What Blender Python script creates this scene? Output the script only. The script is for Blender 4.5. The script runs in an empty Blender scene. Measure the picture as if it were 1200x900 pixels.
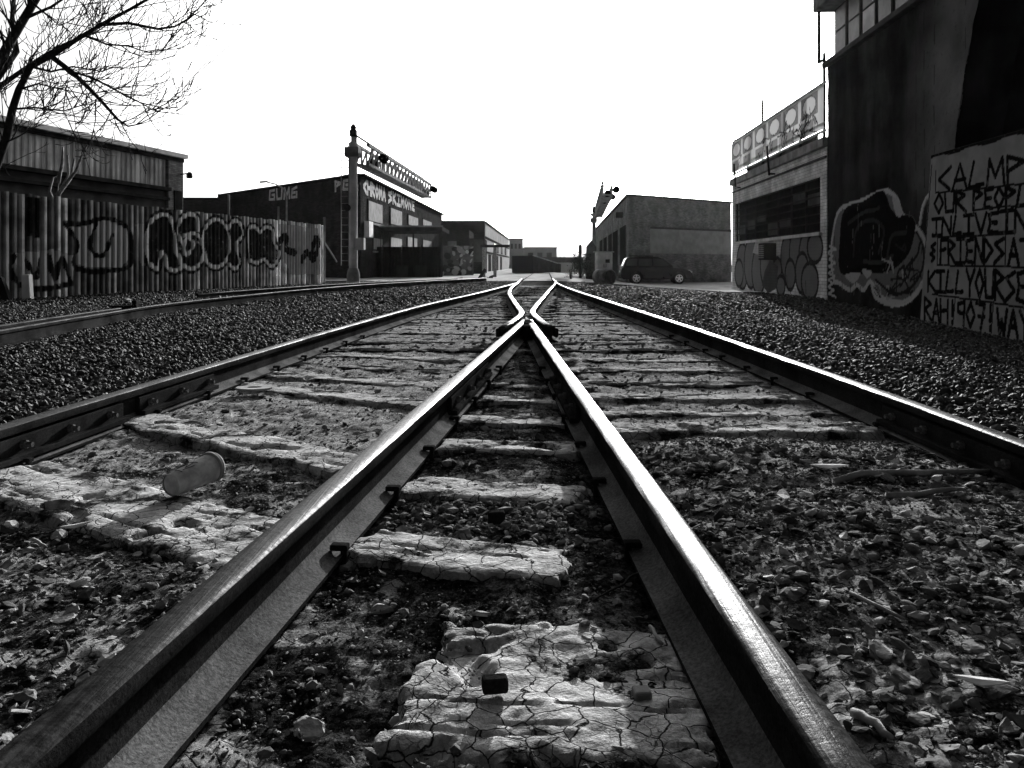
import bpy, bmesh, math, random
import numpy as np
from mathutils import Vector, Matrix

S = bpy.context.scene
COL = S.collection
R = math.radians
rng = np.random.default_rng(7)
random.seed(7)

# ------------------------------------------------------------------ camera
CAMZ, FPX, U0, V0 = 0.79, 950.0, 600.0, 310.0
cam_d = bpy.data.cameras.new('camera')
cam = bpy.data.objects.new('camera', cam_d)
COL.objects.link(cam)
cam.location = (0, 0, CAMZ)
cam.rotation_euler = (R(90), 0, 0)
cam_d.lens = 28.5
cam_d.sensor_width = 36
cam_d.shift_y = -140 / 1200
cam_d.clip_start = 0.05
cam_d.clip_end = 3000
S.camera = cam

# ------------------------------------------------------------------ light
SUN_AZ, SUN_EL = 11.0, 12.0
sdir = Vector((math.sin(R(SUN_AZ)) * math.cos(R(SUN_EL)), math.cos(R(SUN_AZ)) * math.cos(R(SUN_EL)), math.sin(R(SUN_EL))))
w = bpy.data.worlds.new('World')
S.world = w
w.use_nodes = True
nt = w.node_tree
nt.nodes.clear()
sky = nt.nodes.new('ShaderNodeTexSky')
sky.sky_type = 'NISHITA'
sky.sun_disc = False
sky.sun_elevation = R(SUN_EL)
sky.sun_rotation = R(SUN_AZ)
sky.air_density = 0.06
sky.dust_density = 8.0
sky.ozone_density = 0.2
bw = nt.nodes.new('ShaderNodeRGBToBW')
bg = nt.nodes.new('ShaderNodeBackground')
bg.inputs['Strength'].default_value = 0.085
wo = nt.nodes.new('ShaderNodeOutputWorld')
nt.links.new(sky.outputs[0], bw.inputs[0])
nt.links.new(bw.outputs[0], bg.inputs['Color'])
nt.links.new(bg.outputs[0], wo.inputs['Surface'])
sun_d = bpy.data.lights.new('sun', 'SUN')
sun_d.energy = 5.0
sun_d.angle = R(0.5)
sun_d.color = (1.0, 1.0, 1.0)
sun = bpy.data.objects.new('sun', sun_d)
COL.objects.link(sun)
sun.rotation_euler = sdir.to_track_quat('Z', 'Y').to_euler()

S.view_settings.view_transform = 'Standard'
S.view_settings.look = 'None'
S.view_settings.gamma = 1
S.view_settings.use_curve_mapping = False
S.view_settings.exposure = 1.45
S.cycles.max_bounces = 5
S.cycles.diffuse_bounces = 2
S.cycles.glossy_bounces = 2
S.cycles.use_denoising = True


# ------------------------------------------------------------------ maths helpers
def at(u, v, d):
    """photo pixel at depth d -> world point"""
    return Vector(((u - U0) / FPX * d, d, CAMZ - (v - V0) / FPX * d))


def sstep(a, b, x):
    t = np.clip((np.asarray(x, float) - a) / (b - a), 0, 1)
    return t * t * (3 - 2 * t)


def _hash(ix, iy, seed):
    n = (ix.astype(np.int64) * 374761393 + iy.astype(np.int64) * 668265263 + seed * 974634777) & 0xFFFFFFFF
    n = ((n ^ (n >> 13)) * 1274126177) & 0xFFFFFFFF
    n = n ^ (n >> 16)
    return (n & 0xFFFFFF) / float(0xFFFFFF)


def vn(x, y, seed=0):
    x = np.asarray(x, float); y = np.asarray(y, float)
    ix = np.floor(x); iy = np.floor(y)
    fx = x - ix; fy = y - iy
    fx = fx * fx * (3 - 2 * fx); fy = fy * fy * (3 - 2 * fy)
    a = _hash(ix, iy, seed); b = _hash(ix + 1, iy, seed)
    c = _hash(ix, iy + 1, seed); d = _hash(ix + 1, iy + 1, seed)
    return (a * (1 - fx) + b * fx) * (1 - fy) + (c * (1 - fx) + d * fx) * fy


def fbm(x, y, octv=4, seed=0):
    s = 0.0; amp = 0.5; tot = 0
    for k in range(octv):
        s = s + amp * vn(x * 2 ** k + 13.7 * k, y * 2 ** k + 7.1 * k, seed + k)
        tot += amp; amp *= 0.5
    return s / tot - 0.5


def gz(x, y):
    """height of the open ground"""
    D = np.interp(y, [-5, 9, 13.7, 17.3, 24, 30, 54, 65, 200], [-.55, -.52, -.5, -.39, -.22, -.27, -.5, -.6, -.6])
    return sstep(2.4, 8.5, x) * D - 0.03 * sstep(20, 60, y)


# ------------------------------------------------------------------ object helpers
def link(o, parent=None):
    COL.objects.link(o)
    if parent is not None:
        o.parent = parent
    return o


def tag(o, label, cat, group=None, kind=None):
    if kind:
        o['kind'] = kind
    else:
        o['label'] = label
        o['category'] = cat
    if group:
        o['group'] = group
    return o


def thing(name, label, cat, loc=(0, 0, 0), rz=0.0, group=None):
    o = bpy.data.objects.new(name, None)
    o.empty_display_size = 0.2
    link(o)
    o.location = loc
    o.rotation_euler = (0, 0, rz)
    return tag(o, label, cat, group)


def npmesh(name, V, F, mats, smooth=False, mi=None, attrs=None):
    """fast mesh from numpy arrays; F is (n,3) or (n,4)"""
    V = np.ascontiguousarray(V, np.float32); F = np.ascontiguousarray(F, np.int32)
    me = bpy.data.meshes.new(name)
    n, k = F.shape
    me.vertices.add(len(V)); me.vertices.foreach_set('co', V.ravel())
    me.loops.add(n * k); me.loops.foreach_set('vertex_index', F.ravel())
    me.polygons.add(n)
    me.polygons.foreach_set('loop_start', np.arange(0, n * k, k, dtype=np.int32))
    me.polygons.foreach_set('loop_total', np.full(n, k, np.int32))
    if mi is not None:
        me.polygons.foreach_set('material_index', np.ascontiguousarray(mi, np.int32))
    me.polygons.foreach_set('use_smooth', np.full(n, smooth, bool))
    for m in (mats if isinstance(mats, (list, tuple)) else [mats]):
        me.materials.append(m)
    if attrs:
        for an, av in attrs.items():
            a = me.attributes.new(an, 'FLOAT', 'POINT')
            a.data.foreach_set('value', np.ascontiguousarray(av, np.float32))
    me.update(calc_edges=True)
    me.validate()
    return me


def npobj(name, V, F, mats, parent=None, **kw):
    return link(bpy.data.objects.new(name, npmesh(name, V, F, mats, **kw)), parent)


def gridfaces(nr, nc):
    i = np.arange(nr - 1)[:, None] * nc + np.arange(nc - 1)[None, :]
    i = i.ravel()
    return np.stack([i, i + 1, i + nc + 1, i + nc], 1)


class MB:
    """collects simple shapes into one mesh"""
    def __init__(s):
        s.v = []; s.f = []; s.m = []

    def add(s, vs, fs, mi=0):
        o = len(s.v)
        s.v += [tuple(p) for p in vs]
        for f in fs:
            s.f.append(tuple(i + o for i in f)); s.m.append(mi)
        return s

    def box(s, x0, x1, y0, y1, z0, z1, mi=0):
        vs = [(x0, y0, z0), (x1, y0, z0), (x1, y1, z0), (x0, y1, z0), (x0, y0, z1), (x1, y0, z1), (x1, y1, z1), (x0, y1, z1)]
        return s.add(vs, [(0, 3, 2, 1), (4, 5, 6, 7), (0, 1, 5, 4), (1, 2, 6, 5), (2, 3, 7, 6), (3, 0, 4, 7)], mi)

    def obox(s, c, ax, ay, az, mi=0):
        """oriented box: centre and three half-axis vectors"""
        c = Vector(c); ax = Vector(ax); ay = Vector(ay); az = Vector(az)
        vs = [c + a * ax + b * ay + d * az for d in (-1, 1) for a, b in ((-1, -1), (1, -1), (1, 1), (-1, 1))]
        return s.add(vs, [(0, 3, 2, 1), (4, 5, 6, 7), (0, 1, 5, 4), (1, 2, 6, 5), (2, 3, 7, 6), (3, 0, 4, 7)], mi)

    def bar(s, p, q, r, n=6, r2=None, mi=0):
        p = Vector(p); q = Vector(q); d = (q - p)
        if d.length < 1e-6:
            return s
        d.normalize()
        a = d.orthogonal().normalized(); b = d.cross(a)
        r2 = r if r2 is None else r2
        vs = []
        for c, rr in ((p, r), (q, r2)):
            for k in range(n):
                t = 2 * math.pi * k / n
                vs.append(c + (a * math.cos(t) + b * math.sin(t)) * rr)
        fs = [(k, (k + 1) % n, n + (k + 1) % n, n + k) for k in range(n)]
        fs += [tuple(reversed(range(n))), tuple(range(n, 2 * n))]
        return s.add(vs, fs, mi)

    def beam(s, p, q, wd, ht, mi=0):
        p = Vector(p); q = Vector(q); d = (q - p)
        L = d.length; d.normalize()
        up = Vector((0, 0, 1)) if abs(d.z) < .95 else Vector((0, 1, 0))
        a = d.cross(up).normalized(); b = a.cross(d)
        return s.obox((p + q) / 2, d * L / 2, a * wd / 2, b * ht / 2, mi)

    def lathe(s, prof, c=(0, 0, 0), axis=(0, 0, 1), n=20, mi=0, cap=True):
        """prof: list of (radius, along)"""
        c = Vector(c); d = Vector(axis).normalized(); a = d.orthogonal().normalized(); b = d.cross(a)
        vs = []
        for r, h in prof:
            for k in range(n):
                t = 2 * math.pi * k / n
                vs.append(c + d * h + (a * math.cos(t) + b * math.sin(t)) * r)
        fs = []
        for j in range(len(prof) - 1):
            for k in range(n):
                fs.append((j * n + k, j * n + (k + 1) % n, (j + 1) * n + (k + 1) % n, (j + 1) * n + k))
        if cap:
            fs.append(tuple(reversed(range(n)))); fs.append(tuple(range((len(prof) - 1) * n, len(prof) * n)))
        return s.add(vs, fs, mi)

    def prism(s, poly, fn, t0, t1, mi=0):
        """poly in 2D, fn(a,b,t)->3D"""
        n = len(poly)
        vs = [fn(a, b, t0) for a, b in poly] + [fn(a, b, t1) for a, b in poly]
        fs = [tuple(range(n))[::-1], tuple(range(n, 2 * n))] + [(k, (k + 1) % n, n + (k + 1) % n, n + k) for k in range(n)]
        return s.add(vs, fs, mi)

    def tube(s, pts, rad, n=6, mi=0):
        pts = [Vector(p) for p in pts]
        m = len(pts)
        if m < 2:
            return s
        rad = rad if isinstance(rad, (list, tuple)) else [rad] * m
        vs = []; ref = None
        for i, p in enumerate(pts):
            d = (pts[min(i + 1, m - 1)] - pts[max(i - 1, 0)])
            if d.length < 1e-9:
                d = Vector((0, 0, 1))
            d.normalize()
            if ref is None:
                ref = d.orthogonal().normalized()
            a = (ref - d * ref.dot(d))
            a = a.normalized() if a.length > 1e-6 else d.orthogonal().normalized()
            ref = a
            b = d.cross(a)
            for k in range(n):
                t = 2 * math.pi * k / n
                vs.append(p + (a * math.cos(t) + b * math.sin(t)) * rad[i])
        fs = [(j * n + k, j * n + (k + 1) % n, (j + 1) * n + (k + 1) % n, (j + 1) * n + k) for j in range(m - 1) for k in range(n)]
        fs += [tuple(reversed(range(n))), tuple(range((m - 1) * n, m * n))]
        return s.add(vs, fs, mi)

    def build(s, name, mats, parent=None, smooth=False, bevel=0, seg=2):
        me = bpy.data.meshes.new(name)
        me.from_pydata(s.v, [], s.f)
        for m in (mats if isinstance(mats, (list, tuple)) else [mats]):
            me.materials.append(m)
        me.polygons.foreach_set('material_index', s.m)
        bm = bmesh.new(); bm.from_mesh(me)
        bmesh.ops.recalc_face_normals(bm, faces=bm.faces)
        bm.to_mesh(me); bm.free()
        if smooth:
            me.polygons.foreach_set('use_smooth', [True] * len(me.polygons))
        o = link(bpy.data.objects.new(name, me), parent)
        if bevel:
            b = o.modifiers.new('bevel', 'BEVEL'); b.width = bevel; b.segments = seg; b.limit_method = 'ANGLE'
        return o


# ------------------------------------------------------------------ materials
class NB:
    def __init__(s, name):
        s.m = bpy.data.materials.new(name); s.m.use_nodes = True
        s.t = s.m.node_tree; s.t.nodes.clear()
        s.out = s.n('ShaderNodeOutputMaterial'); s.b = s.n('ShaderNodeBsdfPrincipled')
        s.l(s.b.outputs[0], s.out.inputs[0])
        s.tc = s.n('ShaderNodeTexCoord').outputs['Object']

    def n(s, typ, **kw):
        x = s.t.nodes.new(typ)
        for k, v in kw.items():
            setattr(x, k, v)
        return x

    def l(s, a, b):
        s.t.links.new(a, b)

    def noise(s, sc, det=4, rough=.55, vec=None, dist=0):
        x = s.n('ShaderNodeTexNoise'); x.inputs['Scale'].default_value = sc; x.inputs['Detail'].default_value = det
        x.inputs['Roughness'].default_value = rough; x.inputs['Distortion'].default_value = dist
        s.l(vec or s.tc, x.inputs['Vector'])
        return x.outputs['Fac']

    def mapv(s, scale, vec=None):
        x = s.n('ShaderNodeMapping'); x.inputs['Scale'].default_value = scale
        s.l(vec or s.tc, x.inputs['Vector'])
        return x.outputs[0]

    def ramp(s, v, a, b, lo=0.0, hi=1.0):
        x = s.n('ShaderNodeMapRange'); x.inputs[1].default_value = a; x.inputs[2].default_value = b
        x.inputs[3].default_value = lo; x.inputs[4].default_value = hi; x.interpolation_type = 'SMOOTHSTEP'
        s.l(v, x.inputs[0])
        return x.outputs[0]

    def math(s, op, a, b=None, c=None):
        x = s.n('ShaderNodeMath', operation=op)
        for i, q in enumerate((a, b, c)):
            if q is None:
                continue
            if isinstance(q, (int, float)):
                x.inputs[i].default_value = q
            else:
                s.l(q, x.inputs[i])
        return x.outputs[0]

    def mix(s, f, a, b):
        x = s.n('ShaderNodeMix'); x.data_type = 'FLOAT'
        for i, q in ((0, f), (2, a), (3, b)):
            if isinstance(q, (int, float)):
                x.inputs[i].default_value = q
            else:
                s.l(q, x.inputs[i])
        return x.outputs[0]

    def attr(s, name):
        x = s.n('ShaderNodeAttribute'); x.attribute_name = name
        return x.outputs['Fac']

    def fin(s, col, rough=.8, bump=None, bs=.3, bd=.01, metal=0, spec=.3):
        if isinstance(col, (int, float)):
            s.b.inputs['Base Color'].default_value = (col, col, col, 1)
        else:
            s.l(col, s.b.inputs['Base Color'])
        if isinstance(rough, (int, float)):
            s.b.inputs['Roughness'].default_value = rough
        else:
            s.l(rough, s.b.inputs['Roughness'])
        s.b.inputs['Metallic'].default_value = metal
        s.b.inputs['Specular IOR Level'].default_value = spec
        if bump is not None:
            x = s.n('ShaderNodeBump'); x.inputs['Strength'].default_value = bs; x.inputs['Distance'].default_value = bd
            s.l(bump, x.inputs['Height']); s.l(x.outputs[0], s.b.inputs['Normal'])
        return s.m


def plain(name, v, rough=.8, var=.35, sc=3, bs=.3, bsc=40, bd=.01, metal=0, spec=.0, streak=0, paint=False, attr=None):
    q = NB(name)
    n = q.noise(sc, 5)
    c = q.ramp(n, .3, .7, v * (1 - var), v * (1 + var))
    if streak:
        st = q.noise(1.0, 4, vec=q.mapv((streak, streak, .25)))
        c = q.math('MULTIPLY', c, q.ramp(st, .35, .65, .55, 1.25))
    if attr:
        c = q.math('MULTIPLY', c, q.attr(attr))
    if paint:
        pm = q.math('MULTIPLY', q.attr('pm'), q.ramp(q.noise(9, 5), .25, .45, .55, 1.0))
        c = q.mix(pm, c, q.attr('pv'))
    return q.fin(c, rough, q.noise(bsc, 5), bs, bd, metal, spec)


def brick(name, v, mortar, sx=.22, sy=.075, var=.3, rough=.85, paint=False, axis='x', spec=.0):
    """bricks on vertical walls in the local frame: x along the wall, z up"""
    q = NB(name)
    sp = q.n('ShaderNodeSeparateXYZ'); q.l(q.tc, sp.inputs[0])
    cb = q.n('ShaderNodeCombineXYZ')
    a = sp.outputs[0] if axis == 'x' else (sp.outputs[1] if axis == 'y' else q.math('ADD', sp.outputs[0], sp.outputs[1]))
    q.l(a, cb.inputs[0]); q.l(sp.outputs[2], cb.inputs[1])
    b = q.n('ShaderNodeTexBrick')
    b.inputs['Color1'].default_value = (v * (1 - var),) * 3 + (1,); b.inputs['Color2'].default_value = (v * (1 + var),) * 3 + (1,)
    b.inputs['Mortar'].default_value = (mortar,) * 3 + (1,)
    b.inputs['Scale'].default_value = 1; b.inputs['Mortar Size'].default_value = .006
    b.inputs['Brick Width'].default_value = sx; b.inputs['Row Height'].default_value = sy
    q.l(cb.outputs[0], b.inputs['Vector'])
    c = q.math('MULTIPLY', b.outputs['Color'], q.ramp(q.noise(1.3, 5), .3, .7, .6, 1.3))
    if paint:
        c = q.mix(q.math('MULTIPLY', q.attr('pm'), .95), c, q.attr('pv'))
    h = q.math('SUBTRACT', 1.0, b.outputs['Fac'])
    h = q.math('ADD', h, q.math('MULTIPLY', q.noise(60, 4), .4))
    return q.fin(c, rough, h, .5, .008, spec=spec)


def mud_mat(name, lo, hi, dirt=.022, sc=15, thr=.46):
    q = NB(name)
    wv = q.n('ShaderNodeTexNoise'); wv.inputs['Scale'].default_value = 11; wv.inputs['Detail'].default_value = 5
    q.l(q.tc, wv.inputs['Vector'])
    vm = q.n('ShaderNodeVectorMath', operation='MULTIPLY_ADD')
    q.l(wv.outputs['Color'], vm.inputs[0]); vm.inputs[1].default_value = (.07, .07, .07); q.l(q.tc, vm.inputs[2])

    def vor(scale, wd):
        v = q.n('ShaderNodeTexVoronoi'); v.feature = 'DISTANCE_TO_EDGE'; v.inputs['Scale'].default_value = scale
        q.l(vm.outputs[0], v.inputs['Vector'])
        return q.ramp(v.outputs['Distance'], 0, wd)
    big = vor(sc, .028)
    small = q.math('MAXIMUM', vor(sc * 2.3, .045), q.ramp(q.noise(5, 3), .4, .55))
    crack = q.math('MULTIPLY', big, q.mix(.75, 1.0, small))
    base = q.ramp(q.noise(7, 6), .3, .7, lo, hi)
    base = q.math('MULTIPLY', base, q.ramp(q.noise(70, 4, .7), .25, .7, .6, 1.15))
    base = q.mix(crack, dirt * .6, base)
    patch = q.ramp(q.noise(4.2, 7, .65), thr, thr + .09)
    c = q.mix(patch, q.ramp(q.noise(80, 4, .7), .4, .75, dirt * .5, dirt * 2.2), base)
    h = q.math('ADD', q.math('MULTIPLY', crack, 1.0), q.math('MULTIPLY', q.noise(90, 5, .65), .7))
    h = q.math('ADD', h, q.math('MULTIPLY', q.noise(26, 5, .6), .8))
    return q.fin(c, .92, h, 1.0, .008, spec=.0)


def soil_mat(name):
    q = NB(name)
    dark = q.ramp(q.noise(95, 6, .8), .42, .75, .003, .05)
    pale = q.ramp(q.noise(130, 5, .75), .35, .7, .03, .26)
    f = q.ramp(q.noise(3.1, 8, .66), .46, .60)
    f2 = q.ramp(q.noise(45, 5, .7), .54, .62, 0, .8)
    c = q.mix(q.math('MAXIMUM', q.math('MULTIPLY', f, q.ramp(q.noise(26, 5, .7), .38, .55)), q.math('MULTIPLY', f2, .45)), dark, pale)
    # dried crust where mud has been washed over the bed
    v = q.n('ShaderNodeTexVoronoi'); v.feature = 'DISTANCE_TO_EDGE'; v.inputs['Scale'].default_value = 17
    wv = q.n('ShaderNodeTexNoise'); wv.inputs['Scale'].default_value = 9; wv.inputs['Detail'].default_value = 5; q.l(q.tc, wv.inputs['Vector'])
    vm = q.n('ShaderNodeVectorMath', operation='MULTIPLY_ADD'); q.l(wv.outputs['Color'], vm.inputs[0]); vm.inputs[1].default_value = (.08, .08, .08); q.l(q.tc, vm.inputs[2])
    q.l(vm.outputs[0], v.inputs['Vector'])
    crk = q.ramp(v.outputs['Distance'], 0, .035)
    crust = q.math('MULTIPLY', q.ramp(q.noise(9, 6, .7), .3, .7, .13, .42), q.ramp(q.noise(90, 4, .75), .3, .7, .5, 1.25))
    crust = q.mix(crk, .02, crust)
    msk = q.ramp(q.math('ADD', q.noise(5, 8, .72), q.math('MULTIPLY', q.math('SUBTRACT', q.attr('crust'), .5), .42)), .46, .53)
    c = q.mix(msk, c, crust)
    h = q.math('ADD', q.noise(60, 7, .75), q.math('MULTIPLY', q.noise(170, 4, .75), .7))
    h = q.mix(msk, h, q.math('ADD', q.math('MULTIPLY', h, .6), q.math('MULTIPLY', crk, .35)))
    return q.fin(c, .92, h, 1.0, .03, spec=.0)


def steel_head(name, v, rough, spec):
    q = NB(name)
    n = q.noise(2.2, 6, .6); f = q.noise(60, 5, .7)
    sc = q.noise(1, 4, vec=q.mapv((160, 3, 160)))
    c = q.math('MULTIPLY', q.ramp(n, .3, .7, v * .5, v * 1.3), q.ramp(sc, .3, .7, .6, 1.3))
    c = q.math('MULTIPLY', c, q.ramp(q.noise(35, 6, .75), .4, .62, .45, 1.25))
    rr = q.math('ADD', q.ramp(f, .3, .7, rough - .08, rough + .14), q.ramp(n, .3, .7, .12, -.04))
    q.fin(c, rr, q.math('ADD', f, sc), .5, .003, metal=0, spec=spec)
    # specular fades out toward each rail's near end, cutting the sky reflection there
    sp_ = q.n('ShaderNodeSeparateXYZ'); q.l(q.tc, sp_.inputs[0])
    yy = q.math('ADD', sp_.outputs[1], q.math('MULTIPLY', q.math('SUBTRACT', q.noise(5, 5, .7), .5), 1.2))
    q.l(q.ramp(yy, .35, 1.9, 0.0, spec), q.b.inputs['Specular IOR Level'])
    return q.m


def rust_mat(name, v, rough=.8, spec=.2):
    q = NB(name)
    c = q.math('MULTIPLY', q.ramp(q.noise(3, 6, .65), .3, .7, v * .55, v * 1.5), q.ramp(q.noise(120, 4, .75), .3, .7, .55, 1.35))
    return q.fin(c, rough, q.math('ADD', q.noise(140, 5, .7), q.math('MULTIPLY', q.noise(30, 4), .6)), .55, .004, spec=spec)


M = {}
M['tie'] = mud_mat('cracked_mud_timber', .2, .44, thr=.42)
M['tie_dark'] = mud_mat('dirty_timber', .12, .34, thr=.5)
M['slab'] = mud_mat('cracked_mud', .2, .42, sc=15, thr=.38)
M['soil'] = soil_mat('oily_soil')
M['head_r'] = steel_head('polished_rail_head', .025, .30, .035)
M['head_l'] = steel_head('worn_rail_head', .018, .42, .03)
M['head_d'] = steel_head('dull_rail_head', .03, .5, .03)
M['rust'] = rust_mat('dark_rusty_steel', .016, spec=.0)
M['foot'] = rust_mat('dusty_rail_foot', .085, spec=0)
M['rock'] = plain('stone', .2, .85, .45, 18, .6, 70, .01, attr='sh')
M['ballast'] = plain('ballast_stone', .055, .8, .3, 9, .5, 60, .008, attr='sh', spec=.1)
M['rubble'] = plain('rubble_stone', .13, .85, .4, 25, .5, 90, .006, attr='sh')
M['ground'] = plain('gravel_ground', .045, .9, .6, 12, 1.0, 30, .06)
M['street'] = plain('dusty_street', .36, .85, .35, .6, .4, 12, .02)
M['black'] = plain('black_paint', .012, .6, .4, 2, .3, 30)
M['dark'] = plain('dark_steel', .03, .55, .4, 2, .3, 30)
M['grey'] = plain('grey_steel', .22, .5, .3, 3, .25, 30)
M['lgrey'] = plain('pale_metal', .45, .5, .25, 2, .2, 30)
M['white'] = plain('white_paint', .72, .6, .2, 2, .2, 30)
M['wood'] = plain('weathered_wood', .2, .85, .4, 10, .6, 60, .005)
M['bark'] = plain('dark_bark', .03, .9, .4, 10, .6, 50)
M['glass'] = plain('dark_glass', .03, .12, .3, 1, .05, 5, spec=.5)
M['conc'] = plain('concrete', .3, .85, .3, 2, .4, 25)


def ico(sub):
    bm = bmesh.new(); bmesh.ops.create_icosphere(bm, subdivisions=sub, radius=1)
    V = np.array([v.co[:] for v in bm.verts]); F = np.array([[v.index for v in f.verts] for f in bm.faces]); bm.free()
    return V, F


ICO = {1: ico(1), 2: ico(2), 3: ico(3)}


def stones(P, rad, seed, sub=1, flat=(.45, .8), templates=14, jit=.28, tilt=.35):
    """many angular stones as arrays: V, F, shade"""
    g = np.random.default_rng(seed)
    V0_, F0_ = ICO[sub]
    nv = len(V0_)
    n = len(P)
    T = []
    for k in range(templates):
        t = V0_.copy()
        # cut by a few random planes for a broken, angular look
        for c in range(7):
            d = g.normal(size=3); d /= np.linalg.norm(d); off = g.uniform(.32, .8)
            s = t @ d - off
            t = t - np.outer(np.maximum(s, 0), d)
        t *= (1 + g.uniform(-jit, jit, (nv, 1)) * .5)
        T.append(t)
    T = np.array(T)
    tv = T[g.integers(0, templates, n)]
    sc = np.stack([np.ones(n), g.uniform(.6, 1., n), g.uniform(*flat, n)], 1)
    tv = tv * sc[:, None, :]
    a = g.uniform(0, 2 * np.pi, n); b = g.normal(0, tilt, n); c = g.normal(0, tilt, n)
    ca, sa, cb, sb, cc, sc_ = np.cos(a), np.sin(a), np.cos(b), np.sin(b), np.cos(c), np.sin(c)
    z = np.zeros(n); o = np.ones(n)
    Rx = np.stack([o, z, z, z, cb, -sb, z, sb, cb], 1).reshape(n, 3, 3)
    Ry = np.stack([cc, z, sc_, z, o, z, -sc_, z, cc], 1).reshape(n, 3, 3)
    Rz = np.stack([ca, -sa, z, sa, ca, z, z, z, o], 1).reshape(n, 3, 3)
    Rm = Rz @ Ry @ Rx
    tv = np.einsum('nij,nvj->nvi', Rm, tv) * np.asarray(rad)[:, None, None] + np.asarray(P)[:, None, :]
    F = (F0_[None] + (np.arange(n) * nv)[:, None, None]).reshape(-1, 3)
    sh = np.repeat(g.choice([.35, .6, .9, 1.3, 2.1], n, p=[.2, .25, .25, .2, .1]) * g.uniform(.8, 1.2, n), nv)
    return tv.reshape(-1, 3), F, sh


# ------------------------------------------------------------------ ground
xs = np.concatenate([[-900, -500, -250, -120, -70], np.arange(-45, -8, 1.5), np.arange(-8, 10, .25), np.arange(10, 45, 1.5), [60, 100, 200, 500, 900]])
ys = np.concatenate([[-60, -25, -10], np.arange(-4, 40, .3), np.arange(40, 80, 1.5), np.arange(80, 160, 6), [200, 300, 500, 900, 1500]])
X, Y = np.meshgrid(xs, ys)
Z = gz(X, Y) + .05 * fbm(X * .9, Y * .9, 3, 3) * (Y < 40)
Z = Z - .16 * sstep(2.5, 2.1, np.abs(X)) * sstep(31, 28, Y)
ground = npobj('ground', np.stack([X.ravel(), Y.ravel(), Z.ravel()], 1), gridfaces(*X.shape), M['ground'], smooth=True)
tag(ground, None, None, kind='structure')

# the street that crosses the tracks
sx = np.arange(-60, 61, 2.0); sy = np.concatenate([np.linspace(0, 1, 30)])
SX, SY = np.meshgrid(sx, sy)
y_lo = 37.5 - 7.5 * sstep(2, 9, SX) + 1.2 * fbm(SX * .8, SX * 0, 3, 5)
y_hi = 150.0
SYY = y_lo + (y_hi - y_lo) * SY ** 1.6
SZ = gz(SX, SYY) + .045
street = npobj('street', np.stack([SX.ravel(), SYY.ravel(), SZ.ravel()], 1), gridfaces(*SX.shape), M['street'], smooth=True)
tag(street, None, None, kind='structure')


def soil_h(x, y):
    """height of the soil between the rails"""
    base = -.012 + .036 * fbm(x * 2.1, y * 2.1, 3, 11) + .028 * fbm(x * 7, y * 7, 3, 12)
    r = np.abs(fbm(x * 18, y * 18, 3, 14)) * .014
    rr = sstep(.35, .7, x) * sstep(3.75, 3.4, y)      # rubble covers the ties near on the right
    ll = sstep(-.35, -.6, x) * sstep(2.3, 1.9, y)
    base = base + .035 * np.maximum(rr, ll) - .022 * sstep(.2, -.05, x - .0) * sstep(-.75, -.4, x) * sstep(2.1, 1.9, y)
    edge = sstep(1.75, 2.25, np.abs(x))
    base = base - .026 * np.exp(-((x + .69 - .0955 * y) / .09) ** 2) - .02 * np.exp(-((x - .40 + .0275 * y) / .09) ** 2)
    far = sstep(12, 30, y)
    return base + r + .012 * fbm(x * 45, y * 45, 2, 16) - .02 * edge - .0 * far


yl = [.55]
while yl[-1] < 31:
    yl.append(yl[-1] + min(max(.0052 * yl[-1], .0075), .12))
yl = np.array(yl); xl = np.arange(-2.35, 2.36, .0105)
X, Y = np.meshgrid(xl, yl)
def crust_at(x, y):
    right = sstep(.42, .6, x) * (.5 + .48 * sstep(3.2, 3.8, y))
    left = sstep(-.2, -.5, x + .0 * y) * (.42 + .40 * sstep(2.9, 3.6, y))
    far = sstep(7, 9, y) * .75
    mid = .28
    return np.clip(np.maximum.reduce([right, left, far, mid + 0 * x]), 0, 1)


bed = npobj('track_bed', np.stack([X.ravel(), Y.ravel(), soil_h(X, Y).ravel()], 1), gridfaces(*X.shape), M['soil'], smooth=True, attrs={'crust': crust_at(X, Y).ravel()})
tag(bed, None, None, kind='structure')

# ------------------------------------------------------------------ rails
PROFILE = [(-70, 0), (-70, 11), (-45, 17), (-18, 29), (-9, 44), (-8, 118), (-20, 128), (-34, 132), (-36, 138), (-36, 152), (-33, 162), (-24, 168), (-9, 170),
           (9, 170), (24, 168), (33, 162), (36, 152), (36, 138), (34, 132), (20, 128), (8, 118), (9, 44), (18, 29), (45, 17), (70, 11), (70, 0)]
PMAT = [0, 2, 2, 2, 0, 0, 0, 0, 0, 0, 1, 1, 1, 1, 1, 0, 0, 0, 0, 0, 0, 2, 2, 2, 0, 0]


def smooth_path(pts, step):
    pts = np.array(pts, float)
    n = len(pts)
    ext = np.vstack([2 * pts[0] - pts[1], pts, 2 * pts[-1] - pts[-2]])
    out = []
    for i in range(n - 1):
        p0, p1, p2, p3 = ext[i:i + 4]
        k = max(2, int(np.linalg.norm(p2 - p1) / step))
        for t in np.arange(k) / k:
            out.append(.5 * ((2 * p1) + (p2 - p0) * t + (2 * p0 - 5 * p1 + 4 * p2 - p3) * t * t + (3 * p1 - p0 - 3 * p2 + p3) * t ** 3))
    out.append(pts[-1])
    return np.array(out)


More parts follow.
